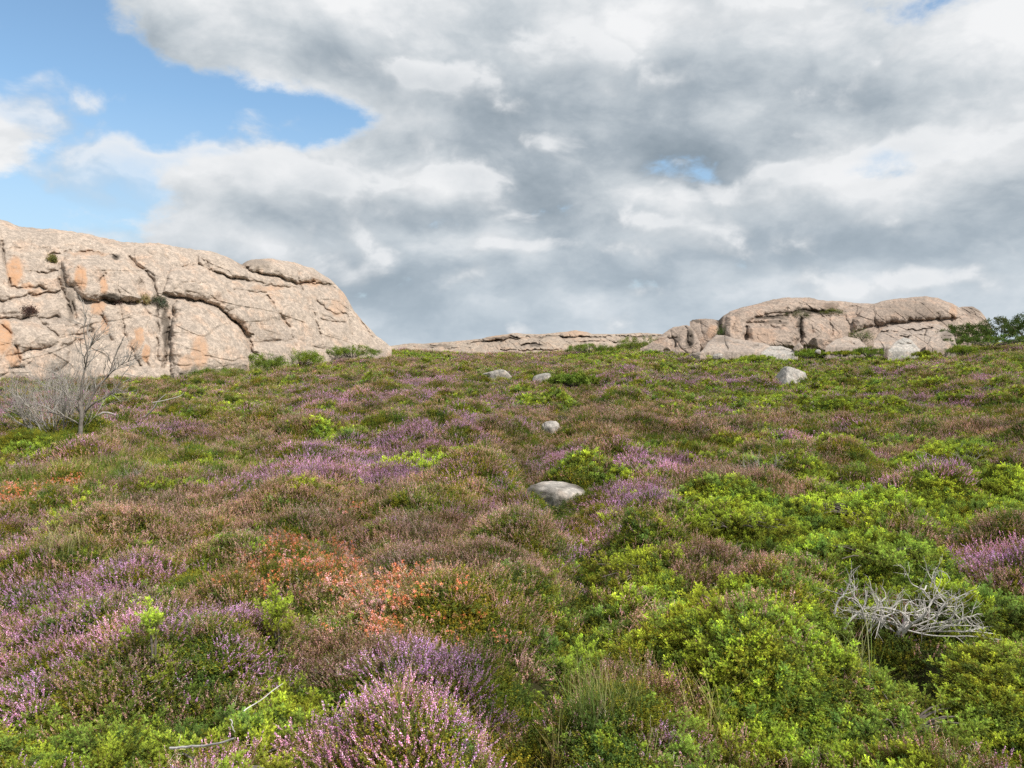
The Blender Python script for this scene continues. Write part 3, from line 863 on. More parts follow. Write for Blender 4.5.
carpet('flowering', [arr_mesh('t', deepen(*heather_tuft(26, .27, .13, b, LILAC, HL).arrays(), .35, 1.1)) for b in (.9, .8, .95, .7, .85)], M_HEATHER)
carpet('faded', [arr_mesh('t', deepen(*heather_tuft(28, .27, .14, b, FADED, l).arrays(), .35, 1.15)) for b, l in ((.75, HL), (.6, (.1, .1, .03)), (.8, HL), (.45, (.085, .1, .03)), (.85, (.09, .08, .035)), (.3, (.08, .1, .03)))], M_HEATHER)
carpet('juniper', [arr_mesh('t', juniper_tuft(k, 20, .15, .9, .16)) for k in (0, 0, 1, 2, 2, 1, 3)], M_JUNIPER)
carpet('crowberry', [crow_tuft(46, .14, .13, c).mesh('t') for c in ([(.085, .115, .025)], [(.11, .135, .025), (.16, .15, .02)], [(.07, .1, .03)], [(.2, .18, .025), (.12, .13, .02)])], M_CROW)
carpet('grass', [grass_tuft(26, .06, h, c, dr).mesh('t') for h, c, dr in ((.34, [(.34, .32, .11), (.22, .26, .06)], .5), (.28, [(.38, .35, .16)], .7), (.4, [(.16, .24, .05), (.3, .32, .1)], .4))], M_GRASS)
carpet('orange', [orange_tuft(20, .12, .25, c).mesh('t') for c in ([(.30, .105, .06), (.30, .135, .08)], [(.29, .12, .07), (.38, .22, .24)], [(.38, .21, .23), (.28, .10, .055), (.20, .13, .06)])], M_HEATHER)
carpet('twigs', [stick_tuft(16, .14, h).mesh('t') for h in (.2, .16)], M_HEATHER)

# ------------------------------------------------------------------ where each plant grows
ZONES = []   # species, world centre, radii, strength


def zone(sp, px, py, rx, ry, k=1.0):
    x, y = hit(px, py, .17)
    x1, y1 = hit(px, min(py + ry, 764), .17); x2, y2 = hit(px, max(py - ry, 352), .17)
    sy = max(abs(y2 - y1) / 2, .06)
    yc = (y1 + y2) / 2
    ZONES.append((sp, (px - 512) / F * yc, yc, rx / F * yc, sy, k))


for a in [('juniper', 70, 738, 115, 34, 2.4), ('juniper', 285, 722, 95, 42, 2.4), ('juniper', 20, 705, 40, 20, 1.6), ('juniper', 190, 748, 90, 28, 2.4), ('juniper', 640, 545, 85, 46, 1.5), ('juniper', 760, 502, 160, 30, 1.4),
          ('juniper', 900, 492, 130, 24, 1.3), ('juniper', 725, 595, 45, 40, 1.3), ('juniper', 430, 456, 66, 10, 1.3), ('juniper', 900, 715, 150, 62, 1.5), ('juniper', 825, 635, 44, 60, 1.3), ('juniper', 975, 610, 60, 70, 1.4), ('juniper', 640, 735, 80, 40, 1.3), ('juniper', 900, 545, 110, 32, 1.4),
          ('juniper', 565, 655, 40, 34, 1.0), ('juniper', 680, 645, 60, 45, 1.2), ('juniper', 280, 460, 44, 8, .9), ('juniper', 300, 354, 90, 5, 1.2), ('juniper', 620, 348, 80, 7, 1.2), ('juniper', 390, 353, 60, 5), ('juniper', 770, 725, 80, 45, 1.1),
          ('juniper', 610, 470, 44, 10, 1.0), ('juniper', 150, 400, 60, 6, .6), ('juniper', 880, 440, 130, 14, 1.1), ('juniper', 985, 480, 60, 34, 1.1), ('juniper', 800, 402, 110, 7, .9), ('juniper', 70, 500, 44, 12, .9), ('juniper', 700, 360, 120, 5, .9), ('juniper', 860, 355, 120, 4, 1.0), ('juniper', 130, 700, 50, 16, .8),
          ('juniper', 220, 410, 50, 5, .7), ('juniper', 180, 480, 40, 10, .7), ('juniper', 540, 400, 40, 5, .7), ('juniper', 340, 430, 40, 6, .6), ('juniper', 800, 560, 90, 40, .8), ('juniper', 760, 650, 60, 40, .9), ('juniper', 30, 440, 40, 14, .8),
          ('flowering', 60, 645, 100, 40, 1.7), ('flowering', 425, 700, 78, 62, 1.1), ('flowering', 350, 466, 80, 20, 1.6), ('flowering', 392, 396, 60, 7, 1.5), ('flowering', 640, 488, 55, 15, 1.5), ('flowering', 1000, 548, 56, 20, 1.7),
          ('flowering', 965, 400, 30, 5, 1.5), ('flowering', 70, 585, 110, 26, .95), ('flowering', 190, 620, 60, 25, .95), ('flowering', 440, 436, 66, 14, 1.2), ('flowering', 560, 458, 34, 10, 1.2),
          ('flowering', 60, 402, 60, 8, 1.1), ('flowering', 250, 484, 50, 12, .9), ('flowering', 670, 460, 60, 9, .9), ('flowering', 240, 645, 50, 22, 1.1), ('flowering', 820, 436, 60, 6, .9), ('flowering', 700, 382, 60, 4, .9), ('flowering', 860, 374, 50, 4, 1.0), ('flowering', 430, 380, 50, 4, 1.0), ('flowering', 330, 398, 60, 5, .9), ('flowering', 480, 412, 60, 6, .8), ('flowering', 160, 430, 50, 6, .7),
          ('faded', 180, 515, 110, 30, 1.5), ('faded', 450, 540, 110, 50, 1.4), ('faded', 510, 630, 40, 40, 1.1), ('faded', 480, 440, 90, 22, 1.0), ('faded', 740, 558, 66, 16, 1.3), ('faded', 735, 470, 70, 12, 1.1), ('faded', 850, 668, 46, 20, 1.1),
          ('faded', 370, 645, 50, 26, 1.1), ('faded', 600, 415, 90, 12, 1.1), ('faded', 760, 610, 40, 30, 1.0), ('faded', 330, 510, 70, 25, .9), ('faded', 900, 515, 44, 8, .9), ('faded', 940, 385, 90, 6, .9), ('faded', 760, 420, 70, 6, .9),
          ('orange', 430, 600, 80, 32, 1.4), ('orange', 305, 560, 66, 26, .8), ('orange', 30, 490, 44, 12, .85), ('orange', 400, 575, 60, 14, .8), ('orange', 360, 500, 30, 8, .8), ('orange', 480, 520, 30, 12, .7),
          ('grass', 592, 690, 42, 40, .9), ('grass', 700, 700, 40, 25, .6), ('grass', 110, 465, 75, 22, 1.0), ('grass', 60, 530, 70, 12, .8), ('grass', 860, 490, 60, 8, .35), ('grass', 980, 354, 70, 6, .9), ('grass', 210, 374, 80, 5, 1.0), ('grass', 220, 470, 60, 10, .6),
          ('crowberry', 40, 440, 60, 18, 1.2), ('crowberry', 1000, 745, 40, 40, 1.5), ('crowberry', 890, 625, 60, 8, 1.2), ('crowberry', 330, 592, 45, 14, 1.1), ('crowberry', 200, 565, 60, 12, 1.0), ('crowberry', 1005, 500, 30, 20, 1.1),
          ('crowberry', 575, 378, 30, 4, 1.2), ('crowberry', 160, 455, 50, 10, .8), ('crowberry', 380, 560, 40, 12, .8), ('crowberry', 460, 565, 25, 8, .6), ('crowberry', 860, 410, 60, 5, .8), ('crowberry', 700, 440, 50, 6, .8)]:
    zone(*a)

SPECIES = ['flowering', 'faded', 'juniper', 'crowberry', 'grass', 'orange', 'twigs']


def weights(x, y):
    W = np.zeros((len(SPECIES), len(x)))
    f1, gap, cx, cy, rn = cushions(x, y, 1.15, 101)
    fs, gs, sx, sy, rs = cushions(x, y, .46, 131)
    m = .75
    w1 = (x * (1 - m) + (.6 * cx + .4 * sx) * m); w2 = (y * (1 - m) + (.6 * cy + .4 * sy) * m)
    px = px_of(x, y)
    nJ = .55 * fbm(w1 / 2.6, w2 / 2.6, 301, 3) + .45 * fbm(w1 / 1.1, w2 / 1.1, 303, 2); nC = fbm(w1 / 1.8, w2 / 1.8, 307, 3); nP = fbm(w1 / 2.4, w2 / 2.4, 311, 3); nG = fbm(w1 / 1.5, w2 / 1.5, 313, 3)
    far = sstep(14, 30, y)
    right = sstep(480, 760, px)
    W[1] = .44 + .36 * rn
    W[0] = .13 + .75 * sstep(.53, .64, nP)
    W[2] = .05 + 1.0 * sstep(.45, .57, nJ + .06 * right + .045 * far + .05 * far * right) * (.52 + .33 * right)
    W[3] = .10 + .9 * sstep(.50, .60, nC + .05 * far) * (1 - .3 * rn) + .25 * sstep(.16, .03, gap)
    W[4] = .03 + .25 * sstep(.56, .7, nG)
    W[5] = .003
    W[6] = .015 + .06 * sstep(.6, .7, nG)
    near = sstep(30, 14, y)
    Z = np.zeros_like(W)
    q1 = x * .55 + w1 * .45 + .12 * (fbm(x / .3, y / .3, 91, 2) - .5); q2 = y * .55 + w2 * .45
    for sp, zx, zy, rx, ry, k in ZONES:
        q = np.hypot((q1 - zx) / rx, (q2 - zy) / ry)
        Z[SPECIES.index(sp)] = np.maximum(Z[SPECIES.index(sp)], k * sstep(1.3, .5, q))
    isl = fbm(w1 / 1.25 + 7, w2 / 1.25, 401, 3)
    Z[2] *= 1 - .8 * sstep(.50, .60, isl) * np.where((x < 0) & (y < 4.2), .3, 1)
    Z[1] *= 1 - .6 * sstep(.42, .34, isl)
    Z[0] *= 1 - .3 * sstep(.44, .36, isl)
    zmax = Z.max(0)
    W = W * (1 - .8 * np.clip(zmax, 0, 1)) * np.where(np.arange(len(SPECIES))[:, None] == 2, 1 - .4 * near, 1) + Z ** 1.5 * 1.6
    return W, gap, cx, cy, rn, rs


def left_base_depth(px):
    return np.interp(px, [p for p, _ in LEFT_DEPTH], [d for _, d in LEFT_DEPTH])


def in_rock(x, y):
    px = px_of(x, y)
    m = (px < 391) & (y > left_base_depth(px) + .15)
    m |= (px > 690) & (px < 968) & (y > np.interp(px, [p for p, _ in RD], [d for _, d in RD]) + .2)
    m |= (px > 645) & (px <= 692) & (y > 60)
    m |= (px >= 968) & (px < 988) & (y > 70)
    m |= (px > 385) & (px < 715) & (y > np.interp(px, [p for p, _ in SD], [d for _, d in SD]) + .5)
    for bx, by, a, b in BOULDERS:
        e = 1.08 if by < 20 else .95
        m |= ((x - bx) / (a * e)) ** 2 + ((y - by) / (b * e)) ** 2 < 1
    return m


bands = [(0.9, 5, 215, .64), (5, 9, 165, .70), (9, 15, 105, .82), (15, 26, 58, 1.05), (26, 42, 30, 1.35), (42, 64, 16, 1.75), (64, 82, 11, 2.0)]
for y0, y1, rho, sc in bands:
    hw = .74 * y1 + 2.0
    n = int(rho * (y1 - y0) * 2 * hw)
    x = RNG.uniform(-hw, hw, n); y = RNG.uniform(y0, y1, n)
    ok = (np.abs(x) < .74 * y + 2.0) & ~in_rock(x, y)
    x, y = x[ok], y[ok]
    for cx, cy, a, b in HOLES:
        ok = ((x - cx) / a) ** 2 + ((y - cy) / b) ** 2 > .9
        x, y = x[ok], y[ok]
    g = np.exp(-(seg_dist(x, y, GULLY) / (.16 + .008 * y)) ** 2)
    ok = RNG.uniform(size=len(x)) > g * .8
    x, y = x[ok], y[ok]
    W, gap, kx, ky, rn, rs = weights(x, y)
    vig = .32 * (rn - .5) + .36 * (rs - .5)
    # the picture is patchy: sharpen the choice
    W = W ** 1.9
    cw = np.cumsum(W, 0); pick = np.minimum((RNG.uniform(size=len(x)) * cw[-1] > cw).sum(0), len(SPECIES) - 1)
    ow = (pick == 5) & (RNG.uniform(size=len(x)) < .5); pick[ow] = np.where(RNG.uniform(size=int(ow.sum())) < .5, 3, 1)
    # only some of the grass patches carry grass, the rest is mat and heather
    sw = (pick == 4) & (RNG.uniform(size=len(x)) < .55); pick[sw] = np.where(RNG.uniform(size=int(sw.sum())) < .6, 3, 1)
    # tufts beside a boulder stay low
    low = np.ones(len(x))
    for bx, by, a, b in BOULDERS[:7]:
        q = np.hypot((x - bx) / (a + .25), (y - by + .55) / (b + .75)); low = np.minimum(low, .3 + .7 * sstep(.75, 1.1, q))
    for hx, hy, a, b in HOLES[:1]:
        low = np.minimum(low, .62 + .38 * sstep(.75, 1.15, np.hypot((x - hx) / .72, (y - hy + .5) / .85)))
    z = ground(x, y) - .02
    u = RNG.uniform(size=len(x)) < .85                # a low mat under everything
    ku = int(u.sum()); su = sc * RNG.uniform(.8, 1.25, ku)
    ju = RNG.normal(0, .08, (2, ku))
    CARPETS['crowberry'][2].append((np.stack([x[u] + ju[0], y[u] + ju[1], ground(x[u] + ju[0], y[u] + ju[1]) - .012], 1), np.stack([RNG.normal(0, .1, ku), RNG.normal(0, .1, ku), RNG.uniform(0, 6.28, ku)], 1),
                                    np.stack([su * 1.15, su * 1.15, su * .72 * low[u]], 1), RNG.integers(0, CARPETS['crowberry'][1], ku), vig[u] - .25))
    # steep flanks of the cushions: more mat, leaning out from the slope
    e = .04
    gxs = (ground(x + e, y) - ground(x - e, y)) / (2 * e); gys = (ground(x, y + e) - ground(x, y - e)) / (2 * e)
    st_ = np.hypot(gxs, gys)
    inh = np.zeros(len(x), bool)
    for hx, hy, a, b in HOLES: inh |= np.hypot((x - hx) / (1.7 * a), (y - hy) / (1.7 * b)) < 1
    for rnd_ in range(4):
        u = (st_ > .34 + .16 * rnd_) & (RNG.uniform(size=len(x)) < .9) & ~inh
        ku = int(u.sum())
        if not ku: continue
        su = sc * RNG.uniform(.8, 1.2, ku); ju = RNG.normal(0, .06, (2, ku))
        tx, ty = np.clip(gys[u], -.8, .8), np.clip(-gxs[u], -.8, .8)
        key = 'crowberry'
        side = np.where(pick[u] == 2, True, False)
        for kk, mm in (('juniper', side & (rnd_ % 2 == 1)), (key, ~(side & (rnd_ % 2 == 1)))):
            if not mm.any(): continue
            n_ = int(mm.sum()); px_, py_ = x[u][mm] + ju[0][mm], y[u][mm] + ju[1][mm]
            hz_ = .8 if kk == 'crowberry' else .7
            CARPETS[kk][2].append((np.stack([px_, py_, ground(px_, py_) - .015], 1), np.stack([tx[mm], ty[mm], RNG.uniform(0, 6.28, n_)], 1),
                                   np.stack([su[mm], su[mm], su[mm] * hz_], 1), RNG.integers(0, CARPETS[kk][1], n_), vig[u][mm] - .25))
    for i, sp in enumerate(SPECIES):
        m = pick == i
        if sp == 'juniper': m &= RNG.uniform(size=len(x)) < .45 + .5 * sstep(.05, .25, gap)
        if sp in ('faded', 'flowering'): m &= RNG.uniform(size=len(x)) < .6 + .4 * sstep(.02, .14, gap)
        if m.any():
            k = int(m.sum())
            s = sc * RNG.uniform(.72, 1.22, k) * np.clip(.85 + .3 * (fbm(x[m] / .9, y[m] / .9, 5, 2) - .3), .7, 1.2)
            zs = s * low[m] * RNG.uniform(.85, 1.15, k) * (1 if sc < 1.0 else .85)
            ox, oy = np.clip((x[m] - kx[m]) * .7, -.5, .5), np.clip((y[m] - ky[m]) * .7, -.5, .5)
            # euler XYZ with the spin first: build from tilt about the cushion's centre
            spin = RNG.uniform(0, 6.283, k)
            tx, ty = -oy + RNG.normal(0, .12, k), ox + RNG.normal(0, .12, k)
            th = np.hypot(tx, ty) + 1e-6
            rot = np.stack([tx, ty, spin], 1)
            CARPETS[sp][2].append((np.stack([x[m], y[m], z[m]], 1), rot, np.stack([s, s, zs], 1), RNG.integers(0, CARPETS[sp][1], k), vig[m]))


def scatter_tree(col):
    ng = D.node_groups.new('scatter', 'GeometryNodeTree')
    ng.interface.new_socket(name='Geometry', in_out='INPUT', socket_type='NodeSocketGeometry')
    ng.interface.new_socket(name='Geometry', in_out='OUTPUT', socket_type='NodeSocketGeometry')
    N, L = ng.nodes, ng.links
    gi, go = N.new('NodeGroupInput'), N.new('NodeGroupOutput')
    iop = N.new('GeometryNodeInstanceOnPoints'); ci = N.new('GeometryNodeCollectionInfo')
    ci.inputs['Collection'].default_value = col
    ci.inputs['Separate Children'].default_value = True; ci.inputs['Reset Children'].default_value = True

    def named(nm, ty):
        n = N.new('GeometryNodeInputNamedAttribute'); n.data_type = ty; n.inputs['Name'].default_value = nm
        return n.outputs['Attribute']
    L.new(gi.outputs[0], iop.inputs['Points']); L.new(ci.outputs[0], iop.inputs['Instance'])
    iop.inputs['Pick Instance'].default_value = True
    L.new(named('pick', 'INT'), iop.inputs['Instance Index'])
    sx = N.new('ShaderNodeSeparateXYZ'); L.new(named('turn', 'FLOAT_VECTOR'), sx.inputs[0])
    ca, cb = N.new('ShaderNodeCombineXYZ'), N.new('ShaderNodeCombineXYZ')
    L.new(sx.outputs[0], ca.inputs[0]); L.new(sx.outputs[1], ca.inputs[1]); L.new(sx.outputs[2], cb.inputs[2])
    ra, rb = N.new('FunctionNodeEulerToRotation'), N.new('FunctionNodeEulerToRotation')
    L.new(ca.outputs[0], ra.inputs[0]); L.new(cb.outputs[0], rb.inputs[0])
    rr = N.new('FunctionNodeRotateRotation'); rr.rotation_space = 'LOCAL'
    L.new(ra.outputs[0], rr.inputs[0]); L.new(rb.outputs[0], rr.inputs[1]); L.new(rr.outputs[0], iop.inputs['Rotation'])
    L.new(named('size', 'FLOAT_VECTOR'), iop.inputs['Scale'])
    L.new(iop.outputs[0], go.inputs[0])
    return ng


NAMES = {'flowering': ('flowering_heather', 'lilac flowering heather growing in cushions across the heath', 'heather'),
         'faded': ('faded_heather', 'brown and mauve heather past its bloom covering most of the heath', 'heather'),
         'juniper': ('creeping_juniper', 'bright yellow green creeping juniper spread low among the heather', 'juniper'),
         'crowberry': ('crowberry_carpet', 'dark green crowberry mats between the heather cushions', 'ground cover'),
         'grass': ('heath_grass', 'thin straw coloured grass growing through the heather', 'grass'),
         'orange': ('faded_heath_flowers', 'orange and pink heath flower heads scattered in the heather', 'flowers'),
         'twigs': ('dry_heather_twigs', 'bare grey heather twigs showing in gaps of the carpet', 'twigs')}
total = 0
for key, (col, nvar, lots) in CARPETS.items():
    P = np.concatenate([l[0] for l in lots]); Rr = np.concatenate([l[1] for l in lots]); S = np.concatenate([l[2] for l in lots]); I = np.concatenate([l[3] for l in lots]); VG = np.concatenate([l[4] for l in lots])
    total += len(P)
    me = D.meshes.new(NAMES[key][0])
    me.vertices.add(len(P)); me.vertices.foreach_set('co', P.astype(np.float32).ravel())
    for nm, arr in (('turn', Rr), ('size', S)):
        a = me.attributes.new(nm, 'FLOAT_VECTOR', 'POINT'); a.data.foreach_set('vector', arr.astype(np.float32).ravel())
    a = me.attributes.new('pick', 'INT', 'POINT'); a.data.foreach_set('value', I.astype(np.int32))
    a = me.attributes.new('vigour', 'FLOAT', 'POINT'); a.data.foreach_set('value', VG.astype(np.float32))
    me.update()
    o = link(NAMES[key][0], me)
    md = o.modifiers.new('scatter', 'NODES'); md.node_group = scatter_tree(col)
    tag(o, NAMES[key][1], NAMES[key][2], kind='stuff')
print('tufts', total)


# ------------------------------------------------------------------ dead wood
def tubes(lines, sides=6):
    """one smooth mesh from tapering polylines [(points, radii), ...]"""
    V, Fc = [], []; n0 = 0
    for pts, rad in lines:
        pts = np.asarray(pts, float); n = len(pts)
        if n < 2: continue
        tan = unit(np.gradient(pts, axis=0))
        ref = np.array([.31, .2, .93]) if abs(tan[0][2]) < .9 else np.array([1., 0, 0])
        a = unit(np.cross(tan, ref)); b = np.cross(tan, a)
        th = np.linspace(0, 2 * math.pi, sides, endpoint=False)
        ring = pts[:, None] + np.asarray(rad)[:, None, None] * (np.cos(th)[None, :, None] * a[:, None] + np.sin(th)[None, :, None] * b[:, None])
        V.append(ring.reshape(-1, 3))
        i = np.arange(n - 1)[:, None] * sides; j = np.arange(sides)[None]; k = (j + 1) % sides
        Fc.append((np.stack([i + j, i + k, i + sides + k, i + sides + j], -1) + n0).reshape(-1, 4))
        n0 += n * sides
    return np.concatenate(V), np.concatenate(Fc)


def tube_obj(name, lines, mat, parent=None, sides=6):
    v, f = tubes(lines, sides)
    return link(name, mesh_np(name, v, f, smooth=True), mat, parent)


def smooth_line(pts, n=14, wob=.0):
    pts = np.asarray(pts, float)
    t = np.linspace(0, len(pts) - 1, n); i = np.clip(t.astype(int), 0, len(pts) - 2); u = (t - i)[:, None]
    p0 = pts[np.clip(i - 1, 0, None)]; p1 = pts[i]; p2 = pts[i + 1]; p3 = pts[np.clip(i + 2, None, len(pts) - 1)]
    q = .5 * ((2 * p1) + (p2 - p0) * u + (2 * p0 - 5 * p1 + 4 * p2 - p3) * u ** 2 + (3 * p1 - p0 - 3 * p2 + p3) * u ** 3)
    if wob: q[1:] += np.cumsum(RNG.normal(0, wob, (n - 1, 3)), 0) * .6
    return q


def twig_tree(p, d, L, r, level, out, up=.15, kids=3, wild=.5):
    n = 7
    pts = [p]
    for i in range(n - 1):
        d = unit(d + RNG.normal(0, .16, 3) + np.array([0, 0, up * .12]))
        pts.append(pts[-1] + d * L / (n - 1))
    rad = np.linspace(r, r * .45, n)
    out.append((np.array(pts), rad))
    if level > 0:
        for k in range(kids):
            i = RNG.integers(2, n)
            nd = unit(d + RNG.normal(0, wild, 3) + np.array([0, 0, up]))
            twig_tree(pts[i], nd, L * RNG.uniform(.4, .7), rad[i] * .7, level - 1, out, up, kids, wild)


def empty(name, loc):
    o = D.objects.new(name, None); ROOT.objects.link(o); o.location = loc
    o.empty_display_size = .1
    return o


def px_lines(px0, py0, lines, y, wob, deepk=.35, toward=0.):
    """limb polylines given as pixels become points round the base, each limb leaning its own way in depth"""
    res = []
    for ln in lines:
        lean = RNG.normal(0, deepk) - toward
        q = []
        for i, (a, b) in enumerate(ln):
            dx, dz = (a - px0) / F * y, (py0 - b) / F * y
            q.append((dx, lean * math.hypot(dx, dz) * (1 if i else 0), dz))
        res.append(smooth_line(q, 16, wob))
    return res


# the bare little tree on the left
tx, ty = hit(80, 437, .12)
tz = CAMZ + (HOR - 437) / F * ty
pm_ = 1.25
T = tag(empty('dead_tree', (tx, ty, tz)), 'bare grey little tree with thin upright limbs standing before the big outcrop', 'dead tree')
L_ = px_lines(80, 437, [[(80, 440), (81, 428), (83, 415), (81, 402)],
                        [(82, 418), (89, 400), (98, 386), (108, 375), (113, 358), (120, 343)],
                        [(81, 404), (82, 385), (85, 368), (87, 352), (84, 332), (87, 318)],
                        [(84, 412), (96, 402), (108, 396), (118, 388), (128, 372)],
                        [(82, 420), (74, 405), (66, 392), (60, 378)],
                        [(86, 366), (92, 356), (98, 346), (101, 338)], [(108, 375), (118, 366), (130, 360)], [(80, 425), (66, 416), (52, 412), (36, 408), (26, 398)]], ty, .006, .15)
pm = .95 * ty / F
rads = [(2.5, 2.0), (1.6, .5), (1.5, .35), (1.2, .4), (1.0, .4), (.7, .3), (.7, .3), (.9, .35)]
trunk = tube_obj('trunk', [(L_[0], np.linspace(rads[0][0], rads[0][1], 16) * pm * .9)], M_TRUNK, T, 8)
for q, (r0, r1) in list(zip(L_, rads))[1:]:
    br = tube_obj('branch', [(q, np.linspace(r0, r1, 16) * pm * .8)], M_TRUNK, T)
    for k in range(11):
        tw = []
        i = RNG.integers(4, 16)
        d = unit(q[i] - q[i - 3]) + RNG.normal(0, .55, 3)
        twig_tree(q[i], unit(d + np.array([0, 0, .25])), RNG.uniform(.2, .5), .0085, 2, tw, .3, 3, .5)
        tube_obj('twig', tw, M_TWIG, br, 4)


def bare_shrub(px, py, w, h, n, label, mat=M_TWIG, cat='bare shrub', name='bare_shrub', r=.004, spread=1.0, up=.5, level=1):
    x, y = hit(px, py, .1)
    z = float(ground(np.array([x]), np.array([y]))[0]) - .02
    W, Hh = w / F * y, h / F * y
    T = tag(empty(name, (x, y, z)), label, cat)
    for i in range(n):
        a = RNG.uniform(0, 6.283)
        p = np.array([math.cos(a), .6 * math.sin(a), 0]) * W * .25 * RNG.uniform(0, 1)
        d = unit(np.array([math.cos(a) * spread * W, math.sin(a) * spread * W * .7, Hh * 1.5]) * RNG.uniform(.6, 1.2, 3))
        l = RNG.uniform(.6, 1.05) * math.hypot(W * .35, Hh)
        o_ = []
        twig_tree(p, d, l * .8, r * RNG.uniform(.7, 1.2), level, o_, up, 5, .5)
        tube_obj('stem', o_, mat, T, 4)
    return T


bare_shrub(56, 428, 95, 60, 44, 'low grey leafless shrub tangled round the left foot of the bare tree', r=.011, level=2)
bare_shrub(64, 398, 70, 44, 26, 'taller grey-green twiggy shrub rising behind the bare tree', r=.013, level=2)
bare_shrub(136, 474, 34, 20, 24, 'small grey clump of dead heather in grass below the bare tree', r=.008, cat='dead heather', name='dead_heather', spread=1.6, up=.1)
bare_shrub(762, 470, 40, 27, 27, 'grey dead heather clump amid brown heather on the right, middle of the slope', r=.008, cat='dead heather', name='dead_heather', spread=1.5, up=.1)
bare_shrub(968, 462, 70, 27, 36, 'wide dark grey dead heather clump at the right edge above the bright juniper', r=.008, cat='dead heather', name='dead_heather', spread=1.7, up=.1)
bare_shrub(570, 420, 22, 13, 18, 'dark dead heather clump beside the small pale boulder of the dip', M_BARK, r=.008, cat='dead heather', name='dead_heather', spread=1.4, up=.1)
bare_shrub(365, 588, 34, 22, 14, 'small grey dead heather clump left of the orange flower heads', r=.008, cat='dead heather', name='dead_heather', spread=1.3, up=.15)

# low bleached branch right of the bare tree
bx, by = hit(108, 424, .12); bz = CAMZ + (HOR - 424) / F * by + .1
B = px_lines(92, 424, [[(92, 424), (102, 417), (112, 419), (122, 423), (134, 424), (146, 417), (152, 407), (160, 399)], [(106, 418), (108, 430), (116, 438), (124, 442)], [(126, 424), (132, 432), (130, 440)], [(152, 407), (166, 402), (172, 397)]], by, .004)
FB = tag(empty('fallen_branch', (((92 - 512) / F * by), by, bz)), 'bleached branch lying low and curving up to the right of the bare tree', 'dead branch')
tube_obj('limb', [(B[0], np.linspace(1.5, .6, 16) * pm)], M_TWIG, FB)
for q in B[1:]:
    tube_obj('side_branch', [(q, np.linspace(1.0, .5, 16) * pm * .8)], M_TWIG, FB, 5)

# collapsed juniper skeleton on the right
jx, jy = hit(905, 622, .16); jz = CAMZ + (HOR - 638) / F * jy
J = tag(empty('dead_juniper', (((905 - 512) / F * jy), jy, jz)), 'silvery skeleton of a dead juniper over a dark hollow', 'dead juniper')
jl = [[(905, 632), (910, 613), (919, 596), (920, 588)], [(848, 622), (852, 608), (864, 594), (870, 580), (870, 563)], [(837, 600), (842, 580), (849, 568), (854, 551)], [(889, 613), (889, 591), (895, 583)],
      [(918, 602), (935, 605), (948, 608), (958, 618)], [(964, 607), (956, 589), (950, 575), (947, 563)], [(908, 618), (922, 614), (940, 600), (951, 590)], [(905, 622), (890, 612), (870, 606), (852, 600)],
      [(908, 622), (930, 622), (955, 616), (980, 612)], [(912, 610), (905, 596), (890, 588), (872, 584)], [(920, 598), (932, 590), (940, 578)], [(930, 560), (912, 553), (900, 545), (893, 533)], [(934, 562), (938, 548), (940, 535)]]
for k in range(18):                                  # arching limbs all round the stump
    sx0 = 905 + RNG.uniform(-42, 48); a = RNG.uniform(.05, math.pi - .05); R1 = RNG.uniform(.5, 1.0)
    ex = np.clip(sx0 + math.cos(a) * 62 * R1, 836, 986); ey = 616 - math.sin(a) * 46 * R1
    jl.append([(sx0, 625), (sx0 + (ex - sx0) * .35, 616 - (616 - ey) * .62), (sx0 + (ex - sx0) * .75, 616 - (616 - ey) * 1.0), (ex, ey)])
jl = [[(x_, 630 - (630 - y_) * .72) for x_, y_ in l] for l in jl]
JL = px_lines(905, 630, jl, jy, .003, .22, .12)
pj = jy / F
tube_obj('stump', [(smooth_line([(-.01, .02, -.06), (0, 0, .02), (.03, 0, .07), (.05, .02, .12)], 10), np.array([4.6, 4.4, 4.2, 4, 3.8, 3.4, 3.1, 2.8, 2.4, 2.0]) * pj)], M_DEAD, J, 9)
for q, r0 in zip(JL, [2.4, 1.8, 1.6, 1.6, 1.4, 1.3, 1.3, 1.3, 1.2, 1.2, 1.1, 1.0, .9] + [1.1] * 18):
    br = tube_obj('branch', [(q, np.linspace(r0, r0 * .45, 16) * pj * .8)], M_DEAD, J, 6)
    for k in range(5):
        tw = []
        i = RNG.integers(3, 16)
        d = unit(unit(q[i] - q[i - 3]) + RNG.normal(0, .7, 3) + np.array([0, -.1, .1]))
        twig_tree(q[i], d, RNG.uniform(.06, .17), .0028, 1, tw, .02, 3, .6)
        tube_obj('twig', tw, M_DEAD, br, 4)

sx_, sy_ = hit(165, 752, .26); sz_ = CAMZ + (HOR - 752) / F * sy_
S_ = px_lines(165, 752, [[(165, 754), (196, 738), (226, 724), (256, 706)], [(226, 724), (234, 732)], [(240, 716), (262, 714)]], sy_, .002)
ST_ = tag(empty('fallen_stick', (sx_, sy_, sz_)), 'thin pale grey stick lying over the juniper at the bottom left', 'stick')
tube_obj('shaft', [(S_[0], np.linspace(1.5, .8, 16) * sy_ / F)], M_DEAD, ST_)
for q in S_[1:]:
    tube_obj('side_twig', [(q, np.linspace(.7, .4, 16) * sy_ / F)], M_DEAD, ST_, 5)

